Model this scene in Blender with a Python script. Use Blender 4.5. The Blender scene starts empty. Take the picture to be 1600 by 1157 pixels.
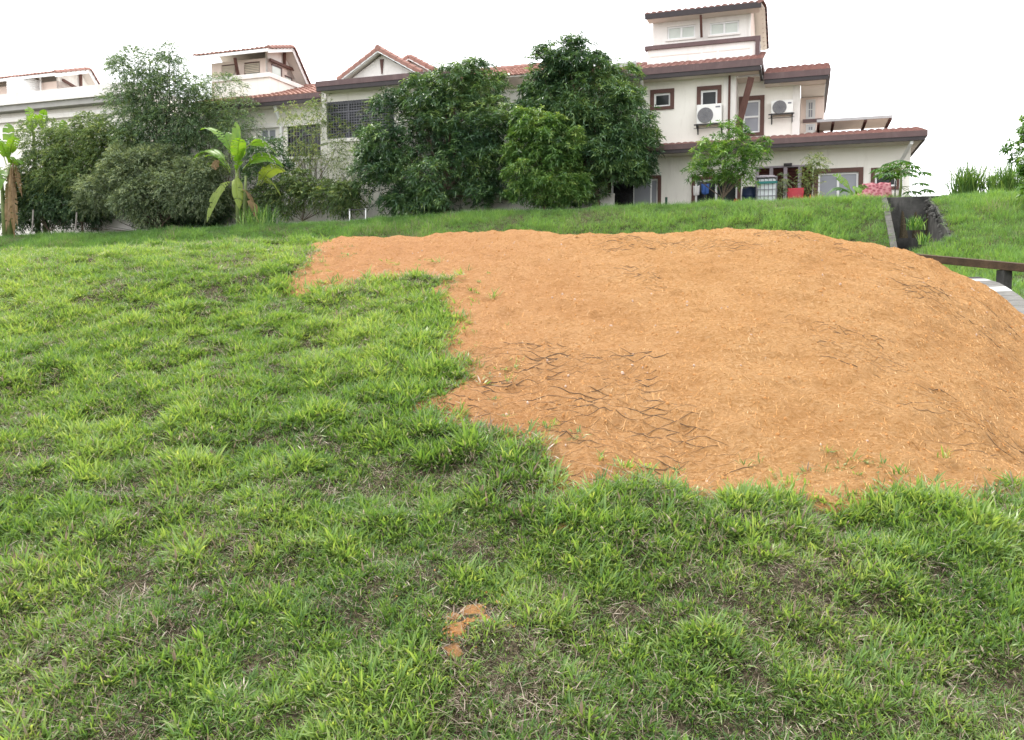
import bpy, math, random
import numpy as np
from mathutils import Vector

random.seed(7)
rng = np.random.default_rng(7)
sc = bpy.context.scene
col = sc.collection

# ------------------------------------------------------------------ camera, sky, sun, exposure
FPX = 1300.0                      # focal length in photograph pixels
PITCH = math.atan((533 - 450) / FPX)
EYE = 1.6
cam_d = bpy.data.cameras.new('camera')
cam_d.sensor_width = 36.0
cam_d.lens = 36.0 * FPX / 1600.0
cam_d.shift_y = (533 - 578.5) / 1600.0
cam_d.clip_start = 0.05
cam_d.clip_end = 3000
cam = bpy.data.objects.new('camera', cam_d)
cam.location = (0, 0, EYE)
cam.rotation_euler = (math.pi / 2 - PITCH, 0, 0)
col.objects.link(cam)
sc.camera = cam

SUN_EL, SUN_AZ = math.radians(62), math.radians(-35)      # azimuth from +Y towards +X
world = bpy.data.worlds.new('World')
sc.world = world
world.use_nodes = True
wn = world.node_tree
wn.nodes.clear()
w_out = wn.nodes.new('ShaderNodeOutputWorld')
w_bg = wn.nodes.new('ShaderNodeBackground')
w_sky = wn.nodes.new('ShaderNodeTexSky')
w_sky.sky_type = 'NISHITA'
w_sky.sun_disc = False
w_sky.sun_elevation = SUN_EL
w_sky.sun_rotation = SUN_AZ
w_mix = wn.nodes.new('ShaderNodeMix')
w_mix.data_type = 'RGBA'
w_mix.inputs['Factor'].default_value = 0.93                # bright even cloud cover
w_mix.inputs['B'].default_value = (10.2, 10.2, 10.35, 1)
wn.links.new(w_sky.outputs[0], w_mix.inputs['A'])
wn.links.new(w_mix.outputs['Result'], w_bg.inputs[0])
w_bg.inputs[1].default_value = 0.1
wn.links.new(w_bg.outputs[0], w_out.inputs[0])

sun_d = bpy.data.lights.new('sun', 'SUN')
sun_d.energy = 1.5
sun_d.angle = math.radians(14)
sun_d.color = (1.0, 0.95, 0.87)
sun = bpy.data.objects.new('sun', sun_d)
sdir = Vector((math.cos(SUN_EL) * math.sin(SUN_AZ), math.cos(SUN_EL) * math.cos(SUN_AZ), math.sin(SUN_EL)))
sun.rotation_euler = sdir.to_track_quat('Z', 'Y').to_euler()
sun.location = (0, 0, 60)
col.objects.link(sun)

vs = sc.view_settings
vs.view_transform = 'Standard'
vs.look = 'None'
vs.gamma = 1.0
vs.exposure = 1.4
vs.use_curve_mapping = False
sc.cycles.max_bounces = 6
sc.cycles.diffuse_bounces = 3
sc.cycles.transmission_bounces = 3

# ------------------------------------------------------------------ photograph pixels -> places
cP, sP = math.cos(PITCH), math.sin(PITCH)
O = np.array([11.5, 34.0])                    # a point on the front wall of the row of houses
RV = np.array([0.9446, -0.3283])              # along the row, to the right
BV = np.array([0.3283, 0.9446])               # from the front of the row to its back
ROT = math.atan2(RV[1], RV[0])
T = EYE + 2.95                                # level of the terrace the houses stand on

def ray(px, py):
    cx, cy = (px - 800) / FPX, (533 - py) / FPX
    return np.array([cx, cP + cy * sP, -sP + cy * cP])

def PB(px, py, b):                            # world point seen at a pixel, b metres behind the front wall plane
    d = ray(px, py)
    t = (b + O @ BV) / (d[:2] @ BV)
    return np.array([0, 0, EYE]) + d * t

def F(px, py, b):                             # the same as (r, z) in the frame of the row
    p = PB(px, py, b)
    return float((p[:2] - O) @ RV), float(p[2])

def W(r, b, z):
    q = O + RV * r + BV * b
    return (float(q[0]), float(q[1]), float(z))

def PR(px, b):                                # r for a pixel column at about mid height
    return F(px, 300, b)[0]

# ------------------------------------------------------------------ noise
def vnoise(x, y, seed=0):
    x = np.asarray(x, float); y = np.asarray(y, float)
    xi = np.floor(x).astype(np.int64); yi = np.floor(y).astype(np.int64)
    xf = x - xi; yf = y - yi
    def h(a, b):
        n = (a * 374761393 + b * 668265263 + seed * 1442695041) & 0x7fffffff
        n = ((n ^ (n >> 13)) * 1274126177) & 0x7fffffff
        n = n ^ (n >> 16)
        return (n & 0xffff) / 65535.0
    u = xf * xf * (3 - 2 * xf); v = yf * yf * (3 - 2 * yf)
    return (h(xi, yi) * (1 - u) + h(xi + 1, yi) * u) * (1 - v) + (h(xi, yi + 1) * (1 - u) + h(xi + 1, yi + 1) * u) * v

def fbm(x, y, seed=0, o=4):
    s = 0; a = 0.5; t = 0
    for k in range(o):
        s = s + a * vnoise(np.asarray(x) * 2 ** k, np.asarray(y) * 2 ** k, seed + k * 17); t += a; a *= 0.5
    return s / t

def sstep(t):
    t = np.clip(t, 0, 1)
    return t * t * (3 - 2 * t)

# ------------------------------------------------------------------ the shape of the ground
YC = 10.5
XS = [-30, -12, -6.5, -4.2, -2.5, -0.8, 1.13, 2.83, 3.6, 4.7, 5.25, 6.0, 6.46, 7.4, 9, 30]
ZC = [0.35, 0.35, 0.40, 0.47, 0.52, 0.56, 0.63, 0.69, 0.64, 0.45, 0.28, -0.06, -0.45, -0.85, -0.9, -0.8]
_xf = np.linspace(-30, 30, 1201)
_zf = np.interp(_xf, XS, ZC)
_k = np.exp(-np.linspace(-2, 2, 13) ** 2); _k /= _k.sum()
_zf = np.convolve(np.pad(_zf, 6, mode='edge'), _k, mode='valid')

def H(x, y):
    x = np.asarray(x, float); y = np.asarray(y, float)
    zc = np.interp(x * YC / np.clip(y, 5.0, YC), _xf, _zf)
    t = (y - 3) / (YC - 3)
    m = 1.2
    g = np.where(t < 0.6, m * t, m * 0.6 + m * (t - 0.6) - (m - 0.19) * (np.clip(t, .6, 1) - 0.6) ** 2 / 0.8)
    g = np.where(t > 1, m * 0.6 + m * 0.4 - (m - 0.19) * 0.2, g)
    near = -1.42 + (zc + 1.42) * g
    near = np.maximum(near, -1.62 + 0.03 * np.exp(np.clip((near + 1.62) / 0.1, -20, 0)))
    ztop = -1.42 + (zc + 1.42) * (m - (m - 0.19) * 0.2)
    f = sstep((y - YC) / 3.2)
    plate = 0.05 - 0.6 * sstep((x - 5.2) / 2.2) * (1 - sstep((y - 13.5) / 4.5))
    near = np.where(y > YC, ztop * (1 - f) + plate * f, near)
    b = (x - O[0]) * BV[0] + (y - O[1]) * BV[1]
    r = (x - O[0]) * RV[0] + (y - O[1]) * RV[1]
    wd = 6 + 6 * sstep((r - 1) / 5)
    wob = (fbm(r * 0.25 + 40, b * 0.25, 5, 3) - 0.5)
    s = np.clip((b + 5.2 + wd + wob * 0.8) / wd, 0, 1)
    prof = 0.6 * sstep(s) + 0.4 * s
    roll = (fbm(x * 0.5, y * 0.5, 9, 3) - 0.5) * 0.16 * np.clip((y - 1) / 4, 0, 1) * (1 - 0.6 * s)
    drop = 0.5 * sstep((-r - 4) / 30)            # the terrace falls a little towards the left
    return EYE + near + (T - EYE - 0.05 - drop) * prof + roll

def G(px, py, tmax=60):                      # where the line of sight through a pixel meets the ground
    d = ray(px, py)
    ts = np.concatenate([np.arange(1.5, 16, 0.01), np.arange(16, tmax, 0.04)])
    p = np.array([0, 0, EYE])[None] + d[None] * ts[:, None]
    hit = np.nonzero(p[:, 2] <= H(p[:, 0], p[:, 1]))[0]
    return p[hit[0]] if len(hit) else p[np.argmin(np.abs(ts - YC))]

# ------------------------------------------------------------------ mesh helpers
def link(o, parent=None):
    col.objects.link(o)
    if parent is not None:
        o.parent = parent
    return o

def fast_mesh(name, V, Fc, attrs=None, smooth=False):
    V = np.ascontiguousarray(V, dtype=np.float32)
    Fc = np.ascontiguousarray(Fc, dtype=np.int32)
    me = bpy.data.meshes.new(name)
    me.vertices.add(len(V)); me.vertices.foreach_set('co', V.ravel())
    if len(Fc):
        n, k = Fc.shape
        me.loops.add(n * k); me.loops.foreach_set('vertex_index', Fc.ravel())
        me.polygons.add(n)
        me.polygons.foreach_set('loop_start', np.arange(0, n * k, k, dtype=np.int32))
        me.polygons.foreach_set('loop_total', np.full(n, k, dtype=np.int32))
        if smooth:
            me.polygons.foreach_set('use_smooth', np.ones(n, dtype=bool))
    me.update(calc_edges=True)
    for an, (typ, data) in (attrs or {}).items():
        a = me.attributes.new(an, typ, 'POINT')
        key = 'vector' if typ == 'FLOAT_VECTOR' else 'value'
        a.data.foreach_set(key, np.ascontiguousarray(data, dtype=np.int32 if typ == 'INT' else np.float32).ravel())
    return me

class MB:
    """collects boxes, quads, tubes; build() links them as one mesh object"""
    def __init__(s):
        s.v = []; s.f = []
    def add(s, vs_, fs):
        k = len(s.v); s.v += [tuple(map(float, q)) for q in vs_]; s.f += [tuple(i + k for i in q) for q in fs]
        return s
    def quad(s, a, b, c, d):
        return s.add([a, b, c, d], [(0, 1, 2, 3)])
    def hexa(s, p):                            # 8 corners: 4 below, 4 above, same order
        return s.add(p, [(3, 2, 1, 0), (4, 5, 6, 7), (0, 1, 5, 4), (1, 2, 6, 5), (2, 3, 7, 6), (3, 0, 4, 7)])
    def box(s, x0, x1, y0, y1, z0, z1):
        if x0 > x1: x0, x1 = x1, x0
        if y0 > y1: y0, y1 = y1, y0
        if z0 > z1: z0, z1 = z1, z0
        return s.hexa([(x0, y0, z0), (x1, y0, z0), (x1, y1, z0), (x0, y1, z0), (x0, y0, z1), (x1, y0, z1), (x1, y1, z1), (x0, y1, z1)])
    def beam(s, a, b, w, h, up=(0, 0, 1)):     # rectangular bar from a to b
        a = Vector(a); b = Vector(b); d = (b - a).normalized(); sd = d.cross(Vector(up))
        if sd.length < 1e-4: sd = Vector((1, 0, 0))
        sd.normalize(); u = sd.cross(d).normalized()
        o = [a + sd * w / 2 * i + u * h / 2 * j for i, j in ((-1, -1), (1, -1), (1, 1), (-1, 1))]
        q = [x + (b - a) for x in o]
        return s.add(o + q, [(3, 2, 1, 0), (4, 5, 6, 7), (0, 1, 5, 4), (1, 2, 6, 5), (2, 3, 7, 6), (3, 0, 4, 7)])
    def tube(s, pts, rad, n=8, cap=True):
        pts = [Vector(p) for p in pts]
        if not hasattr(rad, '__len__'): rad = [rad] * len(pts)
        vv = []; ff = []
        ref = None
        for i, p in enumerate(pts):
            d = (pts[min(i + 1, len(pts) - 1)] - pts[max(i - 1, 0)]).normalized()
            if ref is None or abs(ref.dot(d)) > 0.95:
                ref = Vector((0, 0, 1)) if abs(d.z) < 0.9 else Vector((1, 0, 0))
            a = d.cross(ref).normalized(); b = d.cross(a).normalized(); ref = a.cross(d)
            for k in range(n):
                t = 2 * math.pi * k / n
                vv.append(p + (a * math.cos(t) + b * math.sin(t)) * rad[i])
        for i in range(len(pts) - 1):
            for k in range(n):
                k2 = (k + 1) % n
                ff.append((i * n + k, i * n + k2, (i + 1) * n + k2, (i + 1) * n + k))
        if cap:
            ff.append(tuple(range(n - 1, -1, -1))); ff.append(tuple((len(pts) - 1) * n + k for k in range(n)))
        return s.add(vv, ff)
    def lathe(s, c, prof, n=20):               # prof: (radius, height) pairs
        vv = []; ff = []
        for r_, z_ in prof:
            for k in range(n):
                t = 2 * math.pi * k / n
                vv.append((c[0] + r_ * math.cos(t), c[1] + r_ * math.sin(t), c[2] + z_))
        for i in range(len(prof) - 1):
            for k in range(n):
                k2 = (k + 1) % n
                ff.append((i * n + k, i * n + k2, (i + 1) * n + k2, (i + 1) * n + k))
        ff.append(tuple(range(n - 1, -1, -1))); ff.append(tuple((len(prof) - 1) * n + k for k in range(n)))
        return s.add(vv, ff)
    def poly(s, pts):
        return s.add(pts, [tuple(range(len(pts)))])
    def slab(s, pts, off):                     # polygon extruded by a vector
        n = len(pts); q = [tuple(p[i] + off[i] for i in range(3)) for p in pts]
        return s.add(list(pts) + q, [tuple(range(n - 1, -1, -1)), tuple(range(n, 2 * n))] + [(i, (i + 1) % n, n + (i + 1) % n, n + i) for i in range(n)])
    def build(s, name, m, parent=None, base=(0, 0, 0), smooth=False, bevel=0):
        me = bpy.data.meshes.new(name)
        me.from_pydata([(x - base[0], y - base[1], z - base[2]) for x, y, z in s.v], [], s.f)
        if smooth:
            me.polygons.foreach_set('use_smooth', [True] * len(me.polygons))
        me.materials.append(m); me.update()
        o = bpy.data.objects.new(name, me)
        if bevel:
            bv = o.modifiers.new('bevel', 'BEVEL'); bv.width = bevel; bv.segments = 2; bv.limit_method = 'ANGLE'
        return link(o, parent)

def tag(o, label=None, cat=None, group=None, kind=None):
    if label: o['label'] = label
    if cat: o['category'] = cat
    if group: o['group'] = group
    if kind: o['kind'] = kind
    return o

def empty(name, loc, rz=0.0, label=None, cat=None, group=None):
    o = bpy.data.objects.new(name, None)
    o.location = loc; o.rotation_euler = (0, 0, rz); o.empty_display_size = 0.3
    link(o); return tag(o, label, cat, group)

def mesh_obj(name, me, m, parent=None, loc=(0, 0, 0)):
    me.materials.append(m)
    o = bpy.data.objects.new(name, me); o.location = loc
    return link(o, parent)

# ------------------------------------------------------------------ materials
def nt(name):
    m = bpy.data.materials.new(name); m.use_nodes = True
    t = m.node_tree; t.nodes.clear()
    out = t.nodes.new('ShaderNodeOutputMaterial')
    return m, t, out

def N(t, kind, **kw):
    n = t.nodes.new(kind)
    for k, v in kw.items():
        if k.startswith('i_'):
            n.inputs[k[2:].replace('_', ' ')].default_value = v
        else:
            setattr(n, k, v)
    return n

def ramp(t, fac, stops):
    r = t.nodes.new('ShaderNodeValToRGB')
    e = r.color_ramp.elements
    while len(e) < len(stops): e.new(0.5)
    for q, (p, c) in zip(e, stops):
        q.position = p; q.color = (*c, 1)
    t.links.new(fac, r.inputs[0])
    return r.outputs[0]

def mixc(t, fac, a, b, mode='MIX'):
    n = t.nodes.new('ShaderNodeMix'); n.data_type = 'RGBA'; n.blend_type = mode
    for s, v in (('Factor', fac), ('A', a), ('B', b)):
        if isinstance(v, (int, float)): n.inputs[s].default_value = v
        elif isinstance(v, tuple): n.inputs[s].default_value = (*v, 1)
        else: t.links.new(v, n.inputs[s])
    return n.outputs['Result']

def noise(t, scale, detail=4, rough=0.55, vec=None, dist=0.0):
    n = N(t, 'ShaderNodeTexNoise'); n.inputs['Scale'].default_value = scale
    n.inputs['Detail'].default_value = detail; n.inputs['Roughness'].default_value = rough; n.inputs['Distortion'].default_value = dist
    if vec is not None: t.links.new(vec, n.inputs['Vector'])
    return n.outputs[0]

def wpos(t, scale=(1, 1, 1)):
    g = t.nodes.new('ShaderNodeNewGeometry')
    mp = t.nodes.new('ShaderNodeMapping'); mp.inputs['Scale'].default_value = scale
    t.links.new(g.outputs['Position'], mp.inputs['Vector'])
    return mp.outputs[0]

def surface(name, c0, c1=None, scale=6, rough=0.7, bump=0.0, bscale=40, spec=0.3, metal=0.0, stain=None, stain_amt=0.3, streak=(1, 1, 0.18)):
    """painted or raw surface: two tones by noise, optional weather streaks, optional fine relief"""
    m, t, out = nt(name)
    p = N(t, 'ShaderNodeBsdfPrincipled')
    c1 = c1 or tuple(v * 0.85 for v in c0)
    c = ramp(t, noise(t, scale, 5, vec=wpos(t)), [(0.3, c1), (0.7, c0)])
    if stain:
        f = ramp(t, noise(t, 3.0, 6, 0.7, vec=wpos(t, streak)), [(0.52, (0, 0, 0)), (0.75, (stain_amt,) * 3)])
        c = mixc(t, f, c, stain)
    t.links.new(c, p.inputs['Base Color'])
    p.inputs['Roughness'].default_value = rough
    p.inputs['Specular IOR Level'].default_value = spec
    p.inputs['Metallic'].default_value = metal
    if bump:
        b = N(t, 'ShaderNodeBump'); b.inputs['Strength'].default_value = bump; b.inputs['Distance'].default_value = 0.02
        t.links.new(noise(t, bscale, 4, vec=wpos(t)), b.inputs['Height']); t.links.new(b.outputs[0], p.inputs['Normal'])
    t.links.new(p.outputs[0], out.inputs[0])
    return m

def leafy(name, stops, rough=0.45, spec=0.35, trans=0.35, tint=(1.25, 1.2, 0.5), big=1.2):
    m, t, out = nt(name)
    a = N(t, 'ShaderNodeAttribute', attribute_name='tone')
    f = noise(t, big, 2, vec=wpos(t))
    mx = N(t, 'ShaderNodeMath', operation='MULTIPLY_ADD'); mx.inputs[1].default_value = 0.5; mx.inputs[2].default_value = -0.25
    t.links.new(f, mx.inputs[0])
    ad = N(t, 'ShaderNodeMath', operation='ADD'); t.links.new(a.outputs['Fac'], ad.inputs[0]); t.links.new(mx.outputs[0], ad.inputs[1])
    c = ramp(t, ad.outputs[0], stops)
    p = N(t, 'ShaderNodeBsdfPrincipled'); p.inputs['Roughness'].default_value = rough; p.inputs['Specular IOR Level'].default_value = spec
    t.links.new(c, p.inputs['Base Color'])
    tr = N(t, 'ShaderNodeBsdfTranslucent'); t.links.new(mixc(t, 1.0, c, tint, 'MULTIPLY'), tr.inputs['Color'])
    ms = N(t, 'ShaderNodeMixShader'); ms.inputs[0].default_value = trans
    t.links.new(p.outputs[0], ms.inputs[1]); t.links.new(tr.outputs[0], ms.inputs[2])
    t.links.new(ms.outputs[0], out.inputs[0])
    return m
# ================================================================== GROUND
EDGE_PX = [(486, 395), (474, 412), (447, 436), (447, 455), (480, 462), (520, 462), (548, 460), (560, 446), (608, 433), (650, 429),
           (685, 442), (692, 465), (712, 482), (730, 505), (712, 520), (694, 528), (694, 545), (668, 557), (696, 568),
           (730, 592), (708, 606), (690, 623), (661, 642), (690, 664), (728, 671), (764, 678), (818, 690), (826, 702),
           (818, 724), (840, 754), (884, 772), (905, 778), (942, 768), (1000, 760), (1030, 771), (1094, 765), (1150, 764),
           (1206, 766), (1262, 771), (1319, 757), (1412, 757), (1500, 762), (1600, 759)]
edge_xy = [tuple(G(px - (14 if 480 < py < 700 else 0), py + (34 if py > 740 else 24 if py > 655 else 4))[:2]) for px, py in EDGE_PX]
SOIL = np.array([(-2.45, 12.1), (-2.5, 11.0)] + edge_xy + [(3.6, edge_xy[-1][1] + 0.05), (5.0, 4.4), (6.6, 4.9), (7.0, 7.0), (7.05, 9.4), (6.9, 10.6), (6.3, 12.1)])

def inside(x, y, poly):
    x = np.asarray(x); y = np.asarray(y); c = np.zeros(x.shape, bool)
    n = len(poly)
    for i in range(n):
        x1, y1 = poly[i]; x2, y2 = poly[(i + 1) % n]
        if y1 == y2: continue
        k = ((y1 > y) != (y2 > y)) & (x < (x2 - x1) * (y - y1) / (y2 - y1) + x1)
        c ^= k
    return c

def edge_dist(x, y, poly):
    x = np.asarray(x); y = np.asarray(y); d = np.full(x.shape, 1e9)
    n = len(poly)
    for i in range(n):
        a = poly[i]; b = poly[(i + 1) % n]
        e = b - a; L = max(e @ e, 1e-9)
        t = np.clip(((x - a[0]) * e[0] + (y - a[1]) * e[1]) / L, 0, 1)
        d = np.minimum(d, np.hypot(x - a[0] - t * e[0], y - a[1] - t * e[1]))
    return d

def warp(x, y):                               # ragged edge between turf and soil
    return x + (fbm(x * 3, y * 3, 61, 3) - .5) * .20, y + (fbm(x * 3, y * 3, 67, 3) - .5) * .22

BARE = [tuple(G(735, 985)[:2]) + (.15,), tuple(G(712, 1018)[:2]) + (.07,), tuple(G(330, 873)[:2]) + (.04,), tuple(G(705, 1050)[:2]) + (.07,), tuple(G(880, 850)[:2]) + (.07,)]

def lumps(x, y):                              # uneven turf
    return 0.03 + (fbm(x * 2.6, y * 2.6, 21, 3) - 0.45) * 0.13 + (fbm(x * 9, y * 9, 23, 2) - .5) * 0.035

def axis(a, b, fine, ends, grow=1.16):
    c = list(np.arange(a, b + 1e-6, fine))
    s = fine; q = a; lo = []
    while q > ends[0]: s *= grow; q -= s; lo.append(q)
    s = fine; q = c[-1]; hi = []
    while q < ends[1]: s *= grow if q > 42 or ends[1] < 500 else 1.05; q += s; hi.append(q)
    return np.array(lo[::-1] + c + hi)

gx = axis(-9.5, 15.5, 0.07, (-420, 420))
gy = axis(0.6, 13.2, 0.06, (-60, 13.3))
gy = np.concatenate([gy[gy < 13.25], np.arange(13.3, 32, .13), 32 + .13 * (1.12 ** np.arange(1, 58) - 1) / .12])
X, Y = np.meshgrid(gx, gy)
Z = H(X, Y)
near_w = (np.abs(X) < 10) & (Y > 0) & (Y < 14)
in_soil = np.zeros(X.shape, bool); in_soil[near_w] = inside(X[near_w], Y[near_w], SOIL)
Z = Z + np.where(near_w & ~in_soil, lumps(X, Y), 0) - np.where(in_soil, 0.06, 0)
# the drain channel cut into the bank
DA = PB(1404, 330, -5.6); DB = PB(1452, 400, -10.4)
def along(x, y, a, b):
    e = np.array(b[:2]) - np.array(a[:2]); L = np.hypot(*e); e = e / L; n = np.array([e[1], -e[0]])
    return (x - a[0]) * e[0] + (y - a[1]) * e[1], -((x - a[0]) * n[0] + (y - a[1]) * n[1]), L
DC = np.array([*PB(1417, 330, -5.6)[:2]]); DD = np.array([*PB(1447, 398, -11.0)[:2]])
sD, tD, LD = along(X, Y, DC, DD)
Z = Z - 2.0 * sstep((0.70 - np.abs(tD)) / 0.12) * sstep((sD - 0.0) / 0.05) * sstep((LD + 1.5 - sD) / 2.0)
nx_, ny_ = len(gx), len(gy)
idx = np.arange(nx_ * ny_).reshape(ny_, nx_)
quads = np.stack([idx[:-1, :-1], idx[:-1, 1:], idx[1:, 1:], idx[1:, :-1]], -1).reshape(-1, 4)
me = fast_mesh('ground', np.stack([X, Y, Z], -1).reshape(-1, 3), quads, smooth=True)

m, t, out = nt('thatch_and_earth')
p = N(t, 'ShaderNodeBsdfPrincipled'); p.inputs['Roughness'].default_value = 0.95; p.inputs['Specular IOR Level'].default_value = 0.1
c = ramp(t, noise(t, 70, 6, .8, wpos(t)), [(0.36, (.018, .018, .010)), (0.5, (.05, .042, .026)), (0.62, (.13, .10, .068)), (.7, (.05, .075, .025))])
t.links.new(c, p.inputs['Base Color'])
b = N(t, 'ShaderNodeBump'); b.inputs['Strength'].default_value = 0.8; b.inputs['Distance'].default_value = 0.03
t.links.new(noise(t, 40, 4, .6, wpos(t)), b.inputs['Height']); t.links.new(b.outputs[0], p.inputs['Normal'])
t.links.new(p.outputs[0], out.inputs[0])
tag(mesh_obj('ground', me, m), kind='structure')

# ------------------------------------------------------------------ bare orange soil under coir fibre
def circ(px, py, rx, ry=None):                # a zone on the ground: centre and radii in metres
    q = G(px, py); return (q[0], q[1], rx, ry or rx)
NET_ZONES = [circ(905, 690, .62, .5), circ(960, 720, .8, .4), circ(760, 600, .55, .5), circ(735, 660, .4, .35), circ(1000, 665, .5, .25), circ(1045, 388, .95, .5), circ(1330, 565, .42, .3),
             circ(1555, 695, .55, .35), circ(1500, 492, .8, .4), circ(1320, 530, .5, .2), circ(840, 555, .3, .2), circ(930, 575, .5, .15),
             circ(1010, 440, .25, .5), circ(975, 610, .25, .5), circ(1590, 530, .4, .5), circ(1240, 375, .6, .3), circ(860, 590, .6, .25)]
CW, CD = 0.215, 0.092                          # net cell
def net_mask(x, y):
    mk = np.zeros(np.shape(x))
    for a, b_, rx, ry in NET_ZONES:
        mk = np.maximum(mk, 1.15 - np.hypot((x - a) / rx, (y - b_) / ry))
    return np.clip(mk * 1.6, 0, 1)

SEAM_A, SEAM_B = G(1012, 400)[:2], G(952, 700)[:2]
def relief(x, y):
    z = (fbm(x * 1.1, y * 1.1, 31, 3) - .5) * .12 + (fbm(x * 4.5, y * 5.5, 33, 3) - .5) * .085 + (fbm(x * 13, y * 18, 35, 3) - .5) * .05
    st = np.clip((fbm(x * 2.2, y * 5.5, 39, 3) - .56) * 5, 0, 1)
    z -= st * .018
    s, tt, L = along(x, y, SEAM_A, SEAM_B)
    z += 0.02 * sstep((tt + (fbm(s * 2, s * 0 + 3, 41, 2) - .5) * .5) / .12) * sstep(s / .5) * sstep((L - s) / .5)
    u1 = y / CD + x / CW; u2 = y / CD - x / CW
    sag = np.abs(((u1) % 1) - .5) + np.abs(((u2) % 1) - .5)
    lip = ((u1 % 1) + (u2 % 1)) * .5          # each cell sags towards its lower corner
    z += net_mask(x, y) * ((lip - .5) * 0.034 + (sag - .5) * .008)
    return z
sx = np.arange(-2.9, 7.4, 0.03); sy = np.arange(3.5, 12.3, 0.03)
SX, SY = np.meshgrid(sx, sy)
wx, wy = warp(SX, SY)
ins = inside(wx, wy, SOIL)
ed = edge_dist(wx, wy, SOIL)
sd = np.where(ins, ed, -ed)
RZ = relief(SX, SY)
SZ = H(SX, SY) + 0.035 + RZ * sstep(sd / .25 + .15) - 0.13 * sstep(-sd / .16)
def soil_z(x, y):
    fx = (np.asarray(x) - sx[0]) / .03; fy = (np.asarray(y) - sy[0]) / .03
    i = np.clip(fx.astype(int), 0, len(sx) - 2); j = np.clip(fy.astype(int), 0, len(sy) - 2)
    a = fx - i; b_ = fy - j
    return (SZ[j, i] * (1 - a) + SZ[j, i + 1] * a) * (1 - b_) + (SZ[j + 1, i] * (1 - a) + SZ[j + 1, i + 1] * a) * b_
keep = sd > -0.2
sid = np.arange(SX.size).reshape(SX.shape)
kq = keep[:-1, :-1] & keep[:-1, 1:] & keep[1:, 1:] & keep[1:, :-1]
sq = np.stack([sid[:-1, :-1][kq], sid[:-1, 1:][kq], sid[1:, 1:][kq], sid[1:, :-1][kq]], -1)
used = np.unique(sq); rem = np.full(SX.size, -1); rem[used] = np.arange(len(used))
me = fast_mesh('bare_soil', np.stack([SX, SY, SZ], -1).reshape(-1, 3)[used], rem[sq], smooth=True)
m, t, out = nt('orange_soil_and_coir')
p = N(t, 'ShaderNodeBsdfPrincipled'); p.inputs['Roughness'].default_value = 0.95; p.inputs['Specular IOR Level'].default_value = 0.08
fine = noise(t, 38, 7, .82, wpos(t, (.8, 1.8, 1)))
fib = noise(t, 120, 4, .7, wpos(t, (.45, 1.3, 1.3)), 1.2)
c = ramp(t, fine, [(0.33, (.24, .105, .032)), (0.42, (.52, .27, .10)), (0.55, (.71, .42, .195)), (0.67, (.84, .60, .37))])
c = mixc(t, ramp(t, fib, [(0.35, (0, 0, 0)), (0.7, (.6, .6, .6))]), c, (.66, .36, .145))
c = mixc(t, ramp(t, noise(t, 1.3, 5, .65, wpos(t)), [(0.40, (0, 0, 0)), (0.62, (.34, .34, .34))]), c, (.46, .205, .06))  # brown patches: shading of hollows and damp soil, put into the colour
c = mixc(t, ramp(t, noise(t, 7, 5, .7, wpos(t)), [(0.50, (0, 0, 0)), (0.72, (.35, .35, .35))]), c, (.72, .44, .22))
# fresh red earth near the upper left tongue
g = N(t, 'ShaderNodeNewGeometry'); sep = N(t, 'ShaderNodeSeparateXYZ'); t.links.new(g.outputs['Position'], sep.inputs[0])
mr = N(t, 'ShaderNodeMapRange'); mr.inputs['From Min'].default_value = 1.5; mr.inputs['From Max'].default_value = -1.2
mr.inputs['To Min'].default_value = 0; mr.inputs['To Max'].default_value = .55
t.links.new(sep.outputs[0], mr.inputs['Value'])
c = mixc(t, mr.outputs[0], c, mixc(t, fine, (.46, .18, .07), (.70, .40, .23)))
t.links.new(c, p.inputs['Base Color'])
b = N(t, 'ShaderNodeBump'); b.inputs['Strength'].default_value = 1.0; b.inputs['Distance'].default_value = 0.045
hh = N(t, 'ShaderNodeMath', operation='ADD'); t.links.new(fine, hh.inputs[0]); t.links.new(fib, hh.inputs[1])
t.links.new(hh.outputs[0], b.inputs['Height']); t.links.new(b.outputs[0], p.inputs['Normal'])
t.links.new(p.outputs[0], out.inputs[0])
tag(mesh_obj('bare_soil', me, m), kind='structure')

# small patches of orange earth showing through the turf
bx = []; bf = []
for (cx, cy, r_) in BARE:
    k0 = len(bx); n = 18
    for q in range(6):
        for k in range(n):
            a = 2 * math.pi * k / n; rr = r_ * (1.0 - q / 5.0) * (1 + 1.1 * (float(vnoise(k * .9 + cx * 9, cy * 7, 3)) - .5))
            x_, y_ = cx + rr * math.cos(a), cy + rr * math.sin(a) * .75
            bx.append((x_, y_, float(H(x_, y_) + lumps(x_, y_)) - .018 + .024 * sstep(q / 3.0) + .02 * (float(vnoise(x_ * 30, y_ * 30, 5)) - .5)))
    for q in range(5):
        for k in range(n):
            bf.append((k0 + q * n + k, k0 + q * n + (k + 1) % n, k0 + (q + 1) * n + (k + 1) % n, k0 + (q + 1) * n + k))
tag(mesh_obj('earth_patches', fast_mesh('earth_patches', np.array(bx), np.array(bf), smooth=True), m), kind='structure')

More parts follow.
